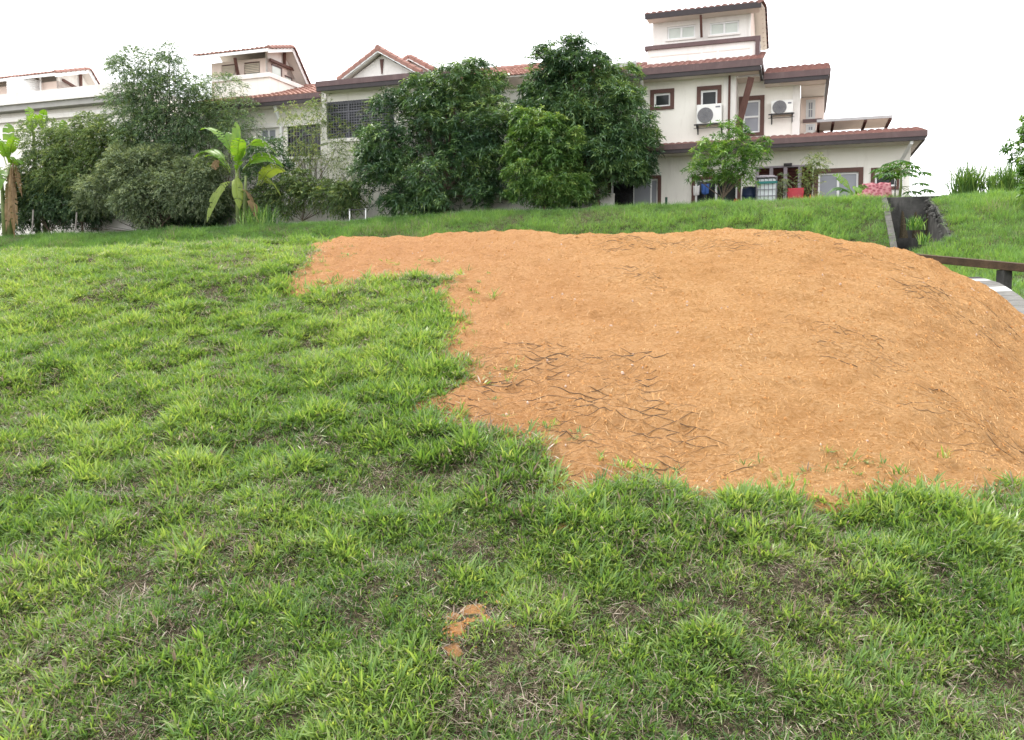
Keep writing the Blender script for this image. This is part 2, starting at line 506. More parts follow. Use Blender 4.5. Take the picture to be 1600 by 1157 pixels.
# ------------------------------------------------------------------ black netting over the soil
mbv = []; mbf = []
def ribbon(P_, w):
    P_ = np.asarray(P_); k = len(mbv); w0 = w
    for i in range(len(P_)):
        d = P_[min(i + 1, len(P_) - 1)] - P_[max(i - 1, 0)]; d = d / (np.linalg.norm(d) + 1e-9)
        s = np.cross(d, (0, 0, 1)); s = s / (np.linalg.norm(s) + 1e-9)
        u = np.cross(s, d)
        w = w0 * (.35 + 2.6 * max(0.0, float(vnoise(P_[i][0] * 7, P_[i][1] * 11, 93)) - .5))
        for a_, b_ in ((-1, 0), (0, .8), (1, 0), (0, -.8)):
            mbv.append(P_[i] + s * w * a_ + u * w * b_)
    for i in range(len(P_) - 1):
        for q in range(4):
            q2 = (q + 1) % 4
            mbf.append((k + i * 4 + q, k + i * 4 + q2, k + (i + 1) * 4 + q2, k + (i + 1) * 4 + q))
for fam in (1, -1):
    for k in range(-80, 140):
        xs = np.arange(-2.4, 7.0, 0.034)
        ys = (k - fam * xs / CW) * CD
        xs2 = xs + (fbm(xs * 1.1, ys * 1.1, 71, 2) - .5) * .10; ys2 = ys + (fbm(xs * 1.1, ys * 1.1, 73, 2) - .5) * .10
        xs2 = xs2 + (fbm(xs * 9, ys * 9, 75, 2) - .5) * .012
        ok = (ys2 > 3.7) & (ys2 < 12) & inside(xs2, ys2, SOIL)
        mk = net_mask(xs2, ys2)
        nz = fbm(xs2 * 3.1 + fam * 11, ys2 * 3.1, 77, 3)
        nz2 = fbm(xs2 * .8, ys2 * .8, 79, 2)
        ok &= ((mk > .05) & (nz * 1.0 + mk * .33 + (fam * .02) > .675)) | (nz * .75 + nz2 * .45 > .79)
        i = 0
        while i < len(xs):
            if ok[i]:
                j = i
                while j + 1 < len(xs) and ok[j + 1]: j += 1
                if j - i >= 2:
                    a = np.arange(i, j + 1)
                    zz = soil_z(xs2[a], ys2[a]) + 0.004 - 0.012 * (np.minimum(a - i, j - a) < 1)
                    ribbon(np.stack([xs2[a], ys2[a], zz], -1), 0.0016 + 0.0007 * float(mk[a].mean()))
                i = j
            i += 1
m_net = surface('black_net', (.035, .028, .022), (.11, .075, .045), 18, .8)
net = empty('erosion_net', (0, 0, 0))
tag(mesh_obj('strands', fast_mesh('strands', np.array(mbv), np.array(mbf)), m_net, net), kind='stuff')
tag(net, 'black diamond netting half buried in the bare orange soil of the mound', 'netting')

# ------------------------------------------------------------------ loose fibres and pebbles on the soil
def scatter_soil(n, seed):
    r_ = np.random.default_rng(seed)
    x = r_.uniform(-2.6, 7.0, n * 2); y = r_.uniform(3.7, 12.0, n * 2)
    wx_, wy_ = warp(x, y); k = inside(wx_, wy_, SOIL)
    return x[k][:n], y[k][:n]
x, y = scatter_soil(90000, 3); n = len(x)
an = rng.uniform(0, math.pi, n); L = rng.uniform(.010, .028, n) * rng.choice([1, 1, 1, 1, 2.2], n); wd = rng.uniform(.0004, .0008, n) * (1 + y / 9)
dx, dy = np.cos(an) * L / 2, np.sin(an) * L / 2
px_, py_ = -np.sin(an) * wd, np.cos(an) * wd
a0 = np.stack([x - dx, y - dy, soil_z(x - dx, y - dy) + .002], -1); a2 = np.stack([x + dx, y + dy, soil_z(x + dx, y + dy) + .002], -1)
a1 = np.stack([x + px_ * 2, y + py_ * 2, soil_z(x, y) + rng.uniform(.002, .007, n)], -1)
sv = np.stack([px_, py_, np.zeros(n)], -1)
V = np.stack([a0 - sv, a0 + sv, a1 - sv, a1 + sv, a2 - sv, a2 + sv], 1).reshape(-1, 3)
k = np.arange(n)[:, None] * 6
Fq = np.concatenate([k + np.array([0, 2, 3, 1]), k + np.array([2, 4, 5, 3])], 0)
me = fast_mesh('coir_fibres', V, Fq, {'tone': ('FLOAT', np.repeat(rng.uniform(0, 1, n), 6))})
m, t, out = nt('coir_fibre')
p = N(t, 'ShaderNodeBsdfDiffuse'); a = N(t, 'ShaderNodeAttribute', attribute_name='tone')
t.links.new(ramp(t, a.outputs['Fac'], [(0, (.15, .06, .018)), (.2, (.38, .18, .06)), (.4, (.60, .32, .125)), (.9, (.70, .41, .18)), (1, (.80, .58, .35))]), p.inputs[0]); t.links.new(p.outputs[0], out.inputs[0])  # darkest fibre tones put small shadows between fibres into the colour
tag(mesh_obj('coir_fibres', me, m), kind='stuff')

def pebble_mesh(pts, rad, seed=1):
    r_ = np.random.default_rng(seed)
    base = []
    for i in range(3):
        for k in range(6):
            th = [0.55, 1.35, 2.2][i]; ph = k * math.pi / 3 + i * .5
            base.append((math.sin(th) * math.cos(ph), math.sin(th) * math.sin(ph), math.cos(th)))
    base = np.array([(0, 0, 1)] + base)
    fc = [(0, 1 + k, 1 + (k + 1) % 6) for k in range(6)]
    for i in range(2):
        for k in range(6):
            a, b_, c_, d = 1 + i * 6 + k, 1 + i * 6 + (k + 1) % 6, 7 + i * 6 + (k + 1) % 6, 7 + i * 6 + k
            fc += [(a, d, c_), (a, c_, b_)]
    nb = len(base); Vs = []; Fs = []
    for q, (p_, rr) in enumerate(zip(pts, rad)):
        sc_ = rr * r_.uniform(.6, 1.3, 3); Vs.append(base * sc_ * r_.uniform(.8, 1.15, (nb, 1)) + np.array(p_)); Fs.append(np.array(fc) + q * nb)
    return fast_mesh('pebbles', np.concatenate(Vs), np.concatenate(Fs))
x, y = scatter_soil(620, 11)
pk = fbm(x * .8, y * .8, 91, 3) > .42; x = x[pk]; y = y[pk]
me = pebble_mesh(np.stack([x, y, soil_z(x, y) + .003], -1), rng.choice([.004, .005, .007, .011], len(x)))
tag(mesh_obj('pebbles', me, surface('pale_pebble', (.62, .46, .36), (.44, .30, .21), 40, .8)), kind='stuff')

# clods of the same earth
x, y = scatter_soil(3200, 13)
for (cx_, cy_, rr__) in BARE[:2]:
    x = np.concatenate([x, cx_ + rng.normal(0, rr__ * .75, 60)]); y = np.concatenate([y, cy_ + rng.normal(0, rr__ * .55, 60)])
zc_ = soil_z(x, y); zc_[-120:] = H(x[-120:], y[-120:]) + lumps(x[-120:], y[-120:]) + .006
me = pebble_mesh(np.stack([x, y, zc_], -1), np.concatenate([rng.uniform(.004, .012, len(x) - 120), rng.uniform(.002, .0055, 120)]), 5); me.name = 'soil_clods'
tag(mesh_obj('soil_clods', me, surface('orange_clod', (.60, .32, .125), (.46, .21, .07), 20, .95, .8, 80, .1)), kind='stuff')

# ================================================================== GRASS
def tuft_protos(kinds, seed):
    """several tufts of curved tapering blades; returns verts, tris and per-vertex attributes"""
    r_ = np.random.default_rng(seed)
    V = []; Fc = []; A = {k: [] for k in ('pid', 'hgt', 'rnd', 'rnd2')}
    for pid, (nb, rad, l0, l1, w, lean, curl) in enumerate(kinds):
        for _ in range(nb):
            az = r_.uniform(0, 2 * math.pi); rr = rad * math.sqrt(r_.uniform())
            base = np.array([rr * math.cos(az + r_.normal(0, .8)), rr * math.sin(az + r_.normal(0, .8)), -.008])
            L = r_.uniform(l0, l1); wd = w * r_.uniform(.6, 1.2)
            th = abs(r_.normal(lean, .3)); bend = r_.uniform(.3, 1.3) * curl
            pts = [base]; segs = 3
            for s_ in range(segs):
                a_ = min(th + bend * (s_ + .5) / segs, 2.0)
                pts.append(pts[-1] + L / segs * np.array([math.sin(a_) * math.cos(az), math.sin(a_) * math.sin(az), math.cos(a_)]))
            tw = r_.uniform(-.9, .9)
            sd_ = np.array([-math.sin(az + tw), math.cos(az + tw), r_.uniform(-.2, .2)])
            k = len(V); ra, rb = r_.uniform(), r_.uniform()
            for i, q in enumerate(pts):
                ww = wd * [0.55, 1.0, .82, 0][i] / 2
                vs2 = [q - sd_ * ww, q + sd_ * ww] if i < segs else [q]
                for v_ in vs2:
                    V.append(v_); A['pid'].append(pid); A['hgt'].append(i / segs); A['rnd'].append(ra); A['rnd2'].append(rb)
            for i in range(segs - 1):
                a_ = k + i * 2
                Fc += [(a_, a_ + 1, a_ + 3), (a_, a_ + 3, a_ + 2)]
            a_ = k + (segs - 1) * 2
            Fc.append((a_, a_ + 1, a_ + 2))
    return np.array(V), np.array(Fc), A

def scatter_object(name, protos, pts, pid, rot, scl, tone, dryp, material, kind='stuff'):
    V, Fc, A = protos
    n = len(pts); npv = len(V)
    k = int(max(A['pid'])) + 1
    z1 = np.zeros(n)
    at = {'pid': ('INT', np.concatenate([A['pid'], 100 + pid])), 'hgt': ('FLOAT', np.concatenate([A['hgt'], z1])),
          'rnd': ('FLOAT', np.concatenate([A['rnd'], z1])), 'rnd2': ('FLOAT', np.concatenate([A['rnd2'], z1])),
          'rot': ('FLOAT_VECTOR', np.concatenate([np.zeros((npv, 3)), rot])), 'scl': ('FLOAT_VECTOR', np.concatenate([np.ones((npv, 3)), scl])),
          'ttone': ('FLOAT', np.concatenate([np.zeros(npv), tone])), 'tdry': ('FLOAT', np.concatenate([np.zeros(npv), dryp]))}
    me = fast_mesh(name, np.concatenate([V, pts]), Fc, at)
    o = mesh_obj(name, me, material)
    g = bpy.data.node_groups.new(name + '_scatter', 'GeometryNodeTree')
    g.interface.new_socket('Geometry', in_out='INPUT', socket_type='NodeSocketGeometry')
    g.interface.new_socket('Geometry', in_out='OUTPUT', socket_type='NodeSocketGeometry')
    gi = g.nodes.new('NodeGroupInput'); go = g.nodes.new('NodeGroupOutput'); jn = g.nodes.new('GeometryNodeJoinGeometry')
    def na(nm, typ):
        q = g.nodes.new('GeometryNodeInputNamedAttribute'); q.data_type = typ; q.inputs['Name'].default_value = nm
        return q.outputs['Attribute']
    pidn = na('pid', 'INT'); rotn = na('rot', 'FLOAT_VECTOR'); scn = na('scl', 'FLOAT_VECTOR')
    def pick(v_):
        c_ = g.nodes.new('FunctionNodeCompare'); c_.data_type = 'INT'; c_.operation = 'EQUAL'
        g.links.new(pidn, c_.inputs[2]); c_.inputs[3].default_value = v_
        s_ = g.nodes.new('GeometryNodeSeparateGeometry'); s_.domain = 'POINT'
        g.links.new(gi.outputs[0], s_.inputs[0]); g.links.new(c_.outputs[0], s_.inputs[1])
        return s_.outputs[0]
    for i in range(k):
        ip = g.nodes.new('GeometryNodeInstanceOnPoints')
        g.links.new(pick(100 + i), ip.inputs['Points']); g.links.new(pick(i), ip.inputs['Instance'])
        g.links.new(rotn, ip.inputs['Rotation']); g.links.new(scn, ip.inputs['Scale'])
        g.links.new(ip.outputs[0], jn.inputs[0])
    g.links.new(jn.outputs[0], go.inputs[0])
    md = o.modifiers.new('scatter', 'NODES'); md.node_group = g
    return tag(o, kind=kind)

def grass_mat(name, greens, straw, trans=.45):
    m, t, out = nt(name)
    def at(nm, typ='GEOMETRY'):
        return N(t, 'ShaderNodeAttribute', attribute_name=nm, attribute_type=typ).outputs['Fac']
    s_ = N(t, 'ShaderNodeMath', operation='MULTIPLY_ADD'); t.links.new(at('rnd'), s_.inputs[0]); s_.inputs[1].default_value = .5
    tn = N(t, 'ShaderNodeMath', operation='MULTIPLY'); t.links.new(at('ttone', 'INSTANCER'), tn.inputs[0]); tn.inputs[1].default_value = .5
    t.links.new(tn.outputs[0], s_.inputs[2])
    c = ramp(t, s_.outputs[0], greens)
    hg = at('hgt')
    c = mixc(t, ramp(t, hg, [(0, (.65, .65, .65)), (.4, (0, 0, 0))]), c, (.10, .115, .035))       # blades turn to a dark yellow-green towards the foot
    cs = ramp(t, at('rnd'), straw)
    cmp_ = N(t, 'ShaderNodeMath', operation='LESS_THAN'); t.links.new(at('rnd2'), cmp_.inputs[0]); t.links.new(at('tdry', 'INSTANCER'), cmp_.inputs[1])
    c = mixc(t, cmp_.outputs[0], c, cs)
    p = N(t, 'ShaderNodeBsdfPrincipled'); p.inputs['Roughness'].default_value = .36; p.inputs['Specular IOR Level'].default_value = .55
    t.links.new(c, p.inputs['Base Color'])
    tr = N(t, 'ShaderNodeBsdfTranslucent'); t.links.new(mixc(t, 1.0, c, mixc(t, cmp_.outputs[0], (1.35, 1.25, .5), (.9, .88, .85)), 'MULTIPLY'), tr.inputs[0])
    ms = N(t, 'ShaderNodeMixShader'); ms.inputs[0].default_value = trans
    t.links.new(p.outputs[0], ms.inputs[1]); t.links.new(tr.outputs[0], ms.inputs[2]); t.links.new(ms.outputs[0], out.inputs[0])
    return m

STRAW = [(0, (.13, .09, .065)), (.5, (.31, .24, .18)), (1, (.56, .48, .38))]
m_lawn = grass_mat('lawn_grass', [(0, (.026, .066, .022)), (.25, (.078, .170, .044)), (.55, (.178, .300, .078)), (1, (.44, .52, .21))], STRAW)
m_bank = grass_mat('bank_grass', [(0, (.04, .11, .038)), (.4, (.115, .245, .078)), (.75, (.22, .375, .115)), (1, (.36, .49, .19))], STRAW)

# lawn: broad-bladed turf in clumps
r_ = np.random.default_rng(41)
n = 400000
y = np.sqrt(r_.uniform(1.0 ** 2, 13.4 ** 2, n)); x = r_.uniform(-1, 1, n) * (.66 * y + 1.1)
y2 = r_.uniform(1.2, 7, 110000); x2 = r_.uniform(-1, 1, 110000) * (.66 * y2 + .9)
y3 = r_.uniform(.4, 13.4, 60000); x3 = (.66 * y3 + .9 + 4.5 * r_.uniform(0, 1, 60000)) * r_.choice([-1, 1], 60000)
x = np.concatenate([x, x2, x3]); y = np.concatenate([y, y2, y3])
wx_, wy_ = warp(x, y); io = inside(wx_, wy_, SOIL); e_ = edge_dist(wx_, wy_, SOIL)
den = fbm(x * 2.3, y * 2.3, 51, 3); clump = fbm(x * 5.5, y * 5.5, 53, 2)
fine_c = fbm(x * 11, y * 11, 55, 2)
pr = np.clip(.95 + (den - .45) * .7 + (clump - .45) * 1.1 + (fine_c - .45) * 1.2, .5, 1)
ok = (~io | ((e_ < .12) & (r_.uniform(size=len(x)) < .16)) | ((e_ < .45) & (r_.uniform(size=len(x)) < .012))) & (r_.uniform(size=len(x)) < pr)
for (cx, cy, rr) in BARE:
    d_ = np.hypot(x - cx, (y - cy) / .75); ok &= (d_ > rr * .8) | (r_.uniform(size=len(x)) < .10)
x, y, den, clump, e_, fine_c = x[ok], y[ok], den[ok], clump[ok], e_[ok], fine_c[ok]
n = len(x); print('lawn tufts', n)
z = H(x, y) + lumps(x, y)
near_dry = 1 - sstep((y - 2.2) / 4.0)
dryn = fbm(x * 1.1, y * 1.1, 57, 3)
dryp = np.clip((dryn - .46) * 1.1 + .04 + .36 * near_dry + (.45 - clump) * .6, .03, .7)
edge_b = (e_ < .28) & (y > 3)
size = np.clip(.84 + (clump - .45) * 1.1 + (den - .45) * .4 + (fine_c - .45) * .9, .5, 1.5) * r_.uniform(.7, 1.3, n) * np.where(edge_b, 1.28, 1) * (.68 + .10 * sstep((y - 2.5) / 2.5))
tone = np.clip(.55 + (fbm(x * 1.5, y * 1.5, 59, 3) - .5) * .8 + (clump - .5) * .8 + (fine_c - .5) * .5 + r_.normal(0, .17, n), 0, 1)
pid = r_.integers(0, 7, n)
dead = r_.uniform(size=n) < np.clip(dryp * .8 - .10, 0, .4); pid = np.where(dead, 7 + r_.integers(0, 2, n), pid)
dryp = np.where(dead, .9, np.clip(dryp * .16, .01, .08))
rot = np.stack([r_.normal(-.10, .18, n), r_.normal(0, .16, n), r_.uniform(0, 6.28, n)], -1)
scl = np.stack([size, size, size * r_.uniform(.8, 1.2, n)], -1)
kinds = [(13, .035, .025, .062, .0085, .80, .7), (12, .04, .03, .07, .0080, .70, .8), (15, .045, .022, .055, .0080, 1.0, .6), (11, .03, .04, .085, .0075, .55, .8),
         (14, .045, .025, .06, .0095, .9, .8), (10, .03, .05, .105, .0070, .45, .9), (15, .05, .02, .05, .0085, 1.1, .5),
         (18, .05, .03, .07, .0034, 1.05, 1.0), (16, .06, .04, .085, .0030, 1.0, 1.2)]
scatter_object('lawn_grass', tuft_protos(kinds, 5), np.stack([x, y, z], -1), pid, rot, scl, tone, dryp, m_lawn)

# dead stems lying under and between the turf
n = 34000
y = np.sqrt(r_.uniform(1.2 ** 2, 12.5 ** 2, n)); x = r_.uniform(-1, 1, n) * (.66 * y + .9)
wx_, wy_ = warp(x, y); io = inside(wx_, wy_, SOIL); e_ = edge_dist(wx_, wy_, SOIL)
ok = (~io | (e_ < .12)) & (r_.uniform(size=n) < np.clip(1.25 - y / 14, .3, 1))
x, y = x[ok], y[ok]; n = len(x)
kinds = [(16, .06, .02, .06, .0026, 1.35, .5), (14, .07, .03, .08, .0022, 1.3, .5), (18, .06, .015, .045, .0032, 1.4, .3)]
scatter_object('dead_thatch', tuft_protos(kinds, 15), np.stack([x, y, H(x, y) + lumps(x, y) + .012], -1), r_.integers(0, 3, n), np.stack([r_.normal(-.1, .2, n), r_.normal(0, .2, n), r_.uniform(0, 6.28, n)], -1),
               np.ones((n, 3)) * r_.uniform(.8, 1.4, (n, 1)), r_.uniform(0, 1, n), np.full(n, .86), m_lawn)

# the bank below the houses: taller, softer, brighter grass
n = 190000
r0_, r1_ = PR(-260, -6), PR(1900, -6)
rr = r_.uniform(r0_, r1_, n); bb = r_.uniform(-22, -3.6, n)
x = O[0] + RV[0] * rr + BV[0] * bb; y = O[1] + RV[1] * rr + BV[1] * bb
dfl = sstep((bb + 15) / 6)
wdt = 6 + 6 * sstep((rr - 1) / 5)
s_, t_, L_ = along(x, y, DC, DD)
ok = (y > 12.4) & (r_.uniform(size=n) < np.where(bb > -5.3 - wdt, 1, .35)) & ~((np.abs(t_) < .72) & (s_ > -.45) & (s_ < LD - .4))
ok &= (np.abs(x) < .68 * y + 5)
x, y, rr, bb = x[ok], y[ok], rr[ok], bb[ok]; n = len(x); print('bank tufts', n)
z = H(x, y)
c1 = fbm(x * .55, y * .55, 81, 3); c2 = fbm(x * 2.2, y * 2.2, 83, 2)
shadeside = sstep((-rr - 8) / 10)  # tree shade on the left bank, put into the grass tone
size = np.clip(.75 + (c1 - .45) * .9 + (c2 - .45) * .8, .55, 1.5) * r_.uniform(.7, 1.3, n)
size *= np.where(bb > -6.4, .95, 1.1)
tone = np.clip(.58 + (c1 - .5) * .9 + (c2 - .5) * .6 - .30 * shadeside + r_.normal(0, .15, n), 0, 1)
dryp = np.clip((fbm(x * .8, y * .8, 85, 3) - .5) * .9 + .06, .02, .4)
kinds = [(20, .12, .08, .22, .010, .45, .8), (18, .11, .09, .25, .010, .4, .9), (22, .15, .06, .17, .010, .6, 1.0), (14, .09, .14, .34, .008, .3, .7), (22, .16, .05, .14, .012, .8, 1.)]
rot = np.stack([r_.normal(-.08, .14, n), r_.normal(0, .14, n), r_.uniform(0, 6.28, n)], -1)
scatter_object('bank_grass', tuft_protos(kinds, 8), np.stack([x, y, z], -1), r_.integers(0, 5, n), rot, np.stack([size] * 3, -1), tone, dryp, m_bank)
# ================================================================== HOUSES
def FR(px, py, r):                            # (b, z) of the point seen at a pixel on a wall that runs back at r
    d = ray(px, py); e = np.array([0, 0]) - O
    t = (r - e @ RV) / (d[:2] @ RV)
    p = np.array([0, 0, EYE]) + d * t
    return float((p[:2] - O) @ BV), float(p[2])

m_cream = surface('cream_render', (.87, .84, .775), (.83, .795, .725), 1.2, .85, .15, 60, .2, stain=(.42, .37, .31), stain_amt=.28)
m_white = surface('white_render', (.82, .79, .75), (.74, .71, .67), 1.5, .85, .15, 60, .2, stain=(.38, .35, .31), stain_amt=.40)
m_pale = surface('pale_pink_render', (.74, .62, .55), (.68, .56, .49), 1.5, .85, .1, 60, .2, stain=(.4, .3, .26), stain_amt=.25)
m_soffit = surface('soffit_board', (.72, .67, .61), (.66, .61, .55), 2, .85)
m_fascia = surface('plum_brown_paint', (.115, .066, .064), (.085, .05, .05), 3, .5, .1, 30, .4, stain=(.2, .14, .13), stain_amt=.5)
m_trim_dark = surface('dark_trim', (.030, .024, .026), (.042, .033, .034), 4, .45)
m_brown = surface('brown_trim', (.125, .062, .048), (.095, .046, .037), 4, .6, .1)
m_wframe = surface('white_frame', (.80, .80, .79), (.74, .74, .73), 6, .4, 0, 1, .5)
m_tileR = surface('dull_red_tile', (.31, .175, .15), (.23, .12, .105), 5, .75, .3, 60, .2, stain=(.55, .38, .33), stain_amt=.5, streak=(3, 3, 3))
m_tileL = surface('orange_clay_tile', (.34, .185, .145), (.24, .12, .095), 5, .75, .3, 60, .2, stain=(.6, .38, .29), stain_amt=.5, streak=(3, 3, 3))
m_verge = surface('clay_verge_tile', (.36, .20, .165), (.26, .135, .11), 4, .75, .3, 60, .2, stain=(.12, .08, .07), stain_amt=.6, streak=(4, 4, 4))
m_dark = surface('dark_interior', (.02, .021, .022), (.012, .012, .013), 3, .25, 0, 1, .6)
m_glass_dark = surface('dark_window_glass', (.028, .033, .034), (.013, .015, .015), 1.6, .12, 0, 1, .22)
m_glass_curt = surface('curtained_glass', (.30, .31, .34), (.27, .28, .31), 2, .25, 0, 1, .3)
m_glass_pale = surface('pale_window_glass', (.60, .64, .58), (.50, .54, .49), 2, .15, 0, 1, .5)
m_louvre = surface('red_brown_louvre', (.085, .026, .022), (.06, .019, .017), 8, .5)
m_lilac = surface('lilac_grey_paint', (.36, .31, .34), (.30, .26, .29), 4, .6)
m_metal = surface('black_metal', (.02, .02, .022), (.035, .033, .033), 20, .5)
m_greybar = surface('grey_metal_bar', (.20, .20, .225), (.14, .14, .16), 10, .5)
m_acwhite = surface('air_con_casing', (.78, .77, .74), (.70, .69, .66), 3, .45, 0, 1, .4, stain=(.4, .36, .3), stain_amt=.2)
m_fan = surface('grey_fan_grille', (.24, .235, .235), (.17, .165, .165), 20, .5)
m_pvc = surface('white_plastic', (.80, .80, .79), (.72, .72, .71), 3, .4, 0, 1, .4, stain=(.45, .43, .40), stain_amt=.25)

m_canopy, t, out = nt('canopy_sheet')
p = N(t, 'ShaderNodeBsdfDiffuse'); p.inputs[0].default_value = (.6, .55, .5, 1)
q = N(t, 'ShaderNodeBsdfTranslucent'); q.inputs[0].default_value = (.62, .56, .5, 1)
ms = N(t, 'ShaderNodeMixShader'); ms.inputs[0].default_value = .5
t.links.new(p.outputs[0], ms.inputs[1]); t.links.new(q.outputs[0], ms.inputs[2]); t.links.new(ms.outputs[0], out.inputs[0])

class House:
    def __init__(s, rc, label, cat='house'):
        s.base = (rc, 0, T - .9)
        s.root = empty('house', W(rc, 0, T - .9), ROT, label, cat)
    def put(s, mb, name, m, parent=None, **k):
        o = mb.build(name, m, parent or s.root, s.base, **k)
        return o
    def wall(s, r0, r1, z0, z1, b, depth, m, holes=(), name='wall'):
        mb = MB()
        rs = sorted({r0, r1, *[h[0] for h in holes], *[h[1] for h in holes]}); zs = sorted({z0, z1, *[h[2] for h in holes], *[h[3] for h in holes]})
        for i in range(len(rs) - 1):
            for j in range(len(zs) - 1):
                cr, cz = (rs[i] + rs[i + 1]) / 2, (zs[j] + zs[j + 1]) / 2
                if cr < r0 or cr > r1 or any(h[0] < cr < h[1] and h[2] < cz < h[3] for h in holes): continue
                mb.quad((rs[i], b, zs[j]), (rs[i + 1], b, zs[j]), (rs[i + 1], b, zs[j + 1]), (rs[i], b, zs[j + 1]))
        for h in holes:
            q = .2
            mb.quad((h[0], b, h[2]), (h[0], b + q, h[2]), (h[0], b + q, h[3]), (h[0], b, h[3]))
            mb.quad((h[1], b, h[2]), (h[1], b, h[3]), (h[1], b + q, h[3]), (h[1], b + q, h[2]))
            mb.quad((h[0], b, h[3]), (h[0], b + q, h[3]), (h[1], b + q, h[3]), (h[1], b, h[3]))
            mb.quad((h[0], b, h[2]), (h[1], b, h[2]), (h[1], b + q, h[2]), (h[0], b + q, h[2]))
        mb.quad((r0, b, z0), (r0, b, z1), (r0, b + depth, z1), (r0, b + depth, z0))
        mb.quad((r1, b, z0), (r1, b + depth, z0), (r1, b + depth, z1), (r1, b, z1))
        mb.quad((r0, b, z1), (r1, b, z1), (r1, b + depth, z1), (r0, b + depth, z1))
        mb.quad((r0, b + depth, z0), (r0, b + depth, z1), (r1, b + depth, z1), (r1, b + depth, z0))
        return s.put(mb, name, m)
    def window(s, h, b, sur=0.0, panes=2, glass=None, frame=None, fw=.075, transom=None, grille=None, sill=False, label=None, sub='frame'):
        """h is the opening; the surround is the window's own mesh, frame / pane / grille are its sub-parts"""
        r0, r1, z0, z1 = h
        glass = glass or m_glass_dark; frame = frame or m_wframe
        mb = MB()
        if sur:
            mb.box(r0 - sur, r1 + sur, b - .06, b + .012, z1, z1 + sur); mb.box(r0 - sur, r0, b - .058, b + .012, z0, z1); mb.box(r1, r1 + sur, b - .058, b + .012, z0, z1)
            mb.box(r0 - sur, r1 + sur, b - .07, b + .012, z0 - sur * .8, z0)
        else:
            mb.box(r0 - .06, r1 + .06, b - .07, b + .15, z0 - .07, z0 - .001)
        w_ = s.put(mb, 'window', m_brown if sur else m_white)
        if label: w_['label'] = label
        fr = MB()
        f0, f1 = b + .05, b + .12
        e = .004
        fr.box(r0 + e, r0 + fw, f0, f1, z0 + e, z1 - e); fr.box(r1 - fw, r1 - e, f0, f1, z0 + e, z1 - e)
        fr.box(r0 + fw, r1 - fw, f0, f1, z1 - fw, z1 - e); fr.box(r0 + fw, r1 - fw, f0, f1, z0 + e, z0 + fw)
        pw = (r1 - r0) / panes
        for i in range(1, panes): fr.box(r0 + pw * i - fw * .6, r0 + pw * i + fw * .6, f0 - .01, f1, z0 + fw, z1 - fw)
        if transom: fr.box(r0 + fw, r1 - fw, f0 - .005, f1 - .01, z0 + (z1 - z0) * transom - fw / 2, z0 + (z1 - z0) * transom + fw / 2)
        s.put(fr, 'frame', frame, w_)
        for i in range(panes):
            gl = glass[i % len(glass)] if isinstance(glass, (list, tuple)) else glass
            s.put(MB().box(r0 + pw * i + fw * .5, r0 + pw * (i + 1) - fw * .5, b + .085, b + .1, z0 + fw * .5, z1 - fw * .5), 'pane', gl, w_)
        if grille:
            nv, nh, rad, gm = grille
            g = MB()
            for i in range(nv + 1): q = r0 + .02 + (r1 - r0 - .04) * i / nv; g.box(q - rad, q + rad, b - .03, b - .03 + 2 * rad, z0, z1)
            for i in range(nh + 1): q = z0 + .02 + (z1 - z0 - .04) * i / nh; g.box(r0, r1, b - .025, b - .025 + 2 * rad, q - rad, q + rad)
            s.put(g, 'grille', gm, w_)
        return w_
    def eave(s, r0, r1, b, z, fh=.2, gh=.13, wall_b=None, back=None):
        """painted fascia with a near-black strip under it and a boarded soffit behind"""
        s.put(MB().box(r0, r1, b - .06, b, z - fh, z), 'fascia', m_fascia)
        s.put(MB().box(r0 + .02, r1 - .02, b - .03, b + .09, z - fh - gh, z - fh - .003), 'eave_strip', m_trim_dark)  # near-black strip along the underside of the fascia
        if wall_b is not None:
            s.put(MB().box(r0 + .03, r1 - .03, b + .09, wall_b + .05, z - fh - gh * .5 - .04, z - fh - gh * .5), 'soffit', m_soffit)
        if back is not None:
            s.put(MB().box(r1 - .001, r1 + .06, b - .06, back, z - fh, z - .004), 'fascia', m_fascia)
            s.put(MB().box(r1 - .09, r1 - .005, b + .09, back - .02, z - fh - gh, z - fh - .004), 'eave_strip', m_trim_dark)
    def tiles(s, P0, E, U, m, tw=.27, tl=.36, name='roof_tiles', amp=.04):
        P0 = np.array(P0, float); E = np.array(E, float); U = np.array(U, float)
        nE = max(1, round(np.linalg.norm(E) / tw)); nU = max(1, round(np.linalg.norm(U) / tl))
        Nn = np.cross(E, U); Nn /= np.linalg.norm(Nn)
        if Nn[2] < 0: Nn = -Nn
        mb = MB(); K = 5
        for j in range(nU):
            for i in range(nE):
                jit = random.uniform(-.012, .012)
                lo = []; hi = []; un = []
                for k in range(K):
                    t_ = k / (K - 1)
                    hgt = amp * math.sin(math.pi * t_) ** 1.0
                    e = P0 + E * (i + t_) / nE
                    lo.append(e + U * (j - .06) / nU + Nn * (hgt + .045 + jit)); hi.append(e + U * (j + 1) / nU + Nn * (hgt + .01 + jit)); un.append(e + U * (j - .06) / nU + Nn * (hgt * .6 + .0))
                fs = []
                for k in range(K - 1):
                    fs += [(k, k + 1, K + k + 1, K + k), (2 * K + k, 2 * K + k + 1, k + 1, k)]
                mb.add(lo + hi + un, fs)
        o = s.put(mb, name, m); o['kind'] = 'stuff'
        s.put(MB().slab([tuple(P0 - Nn * .06), tuple(P0 + E - Nn * .06), tuple(P0 + E + U - Nn * .06), tuple(P0 + U - Nn * .06)], tuple(Nn * .05)), 'roof_deck', m_soffit)
        return o
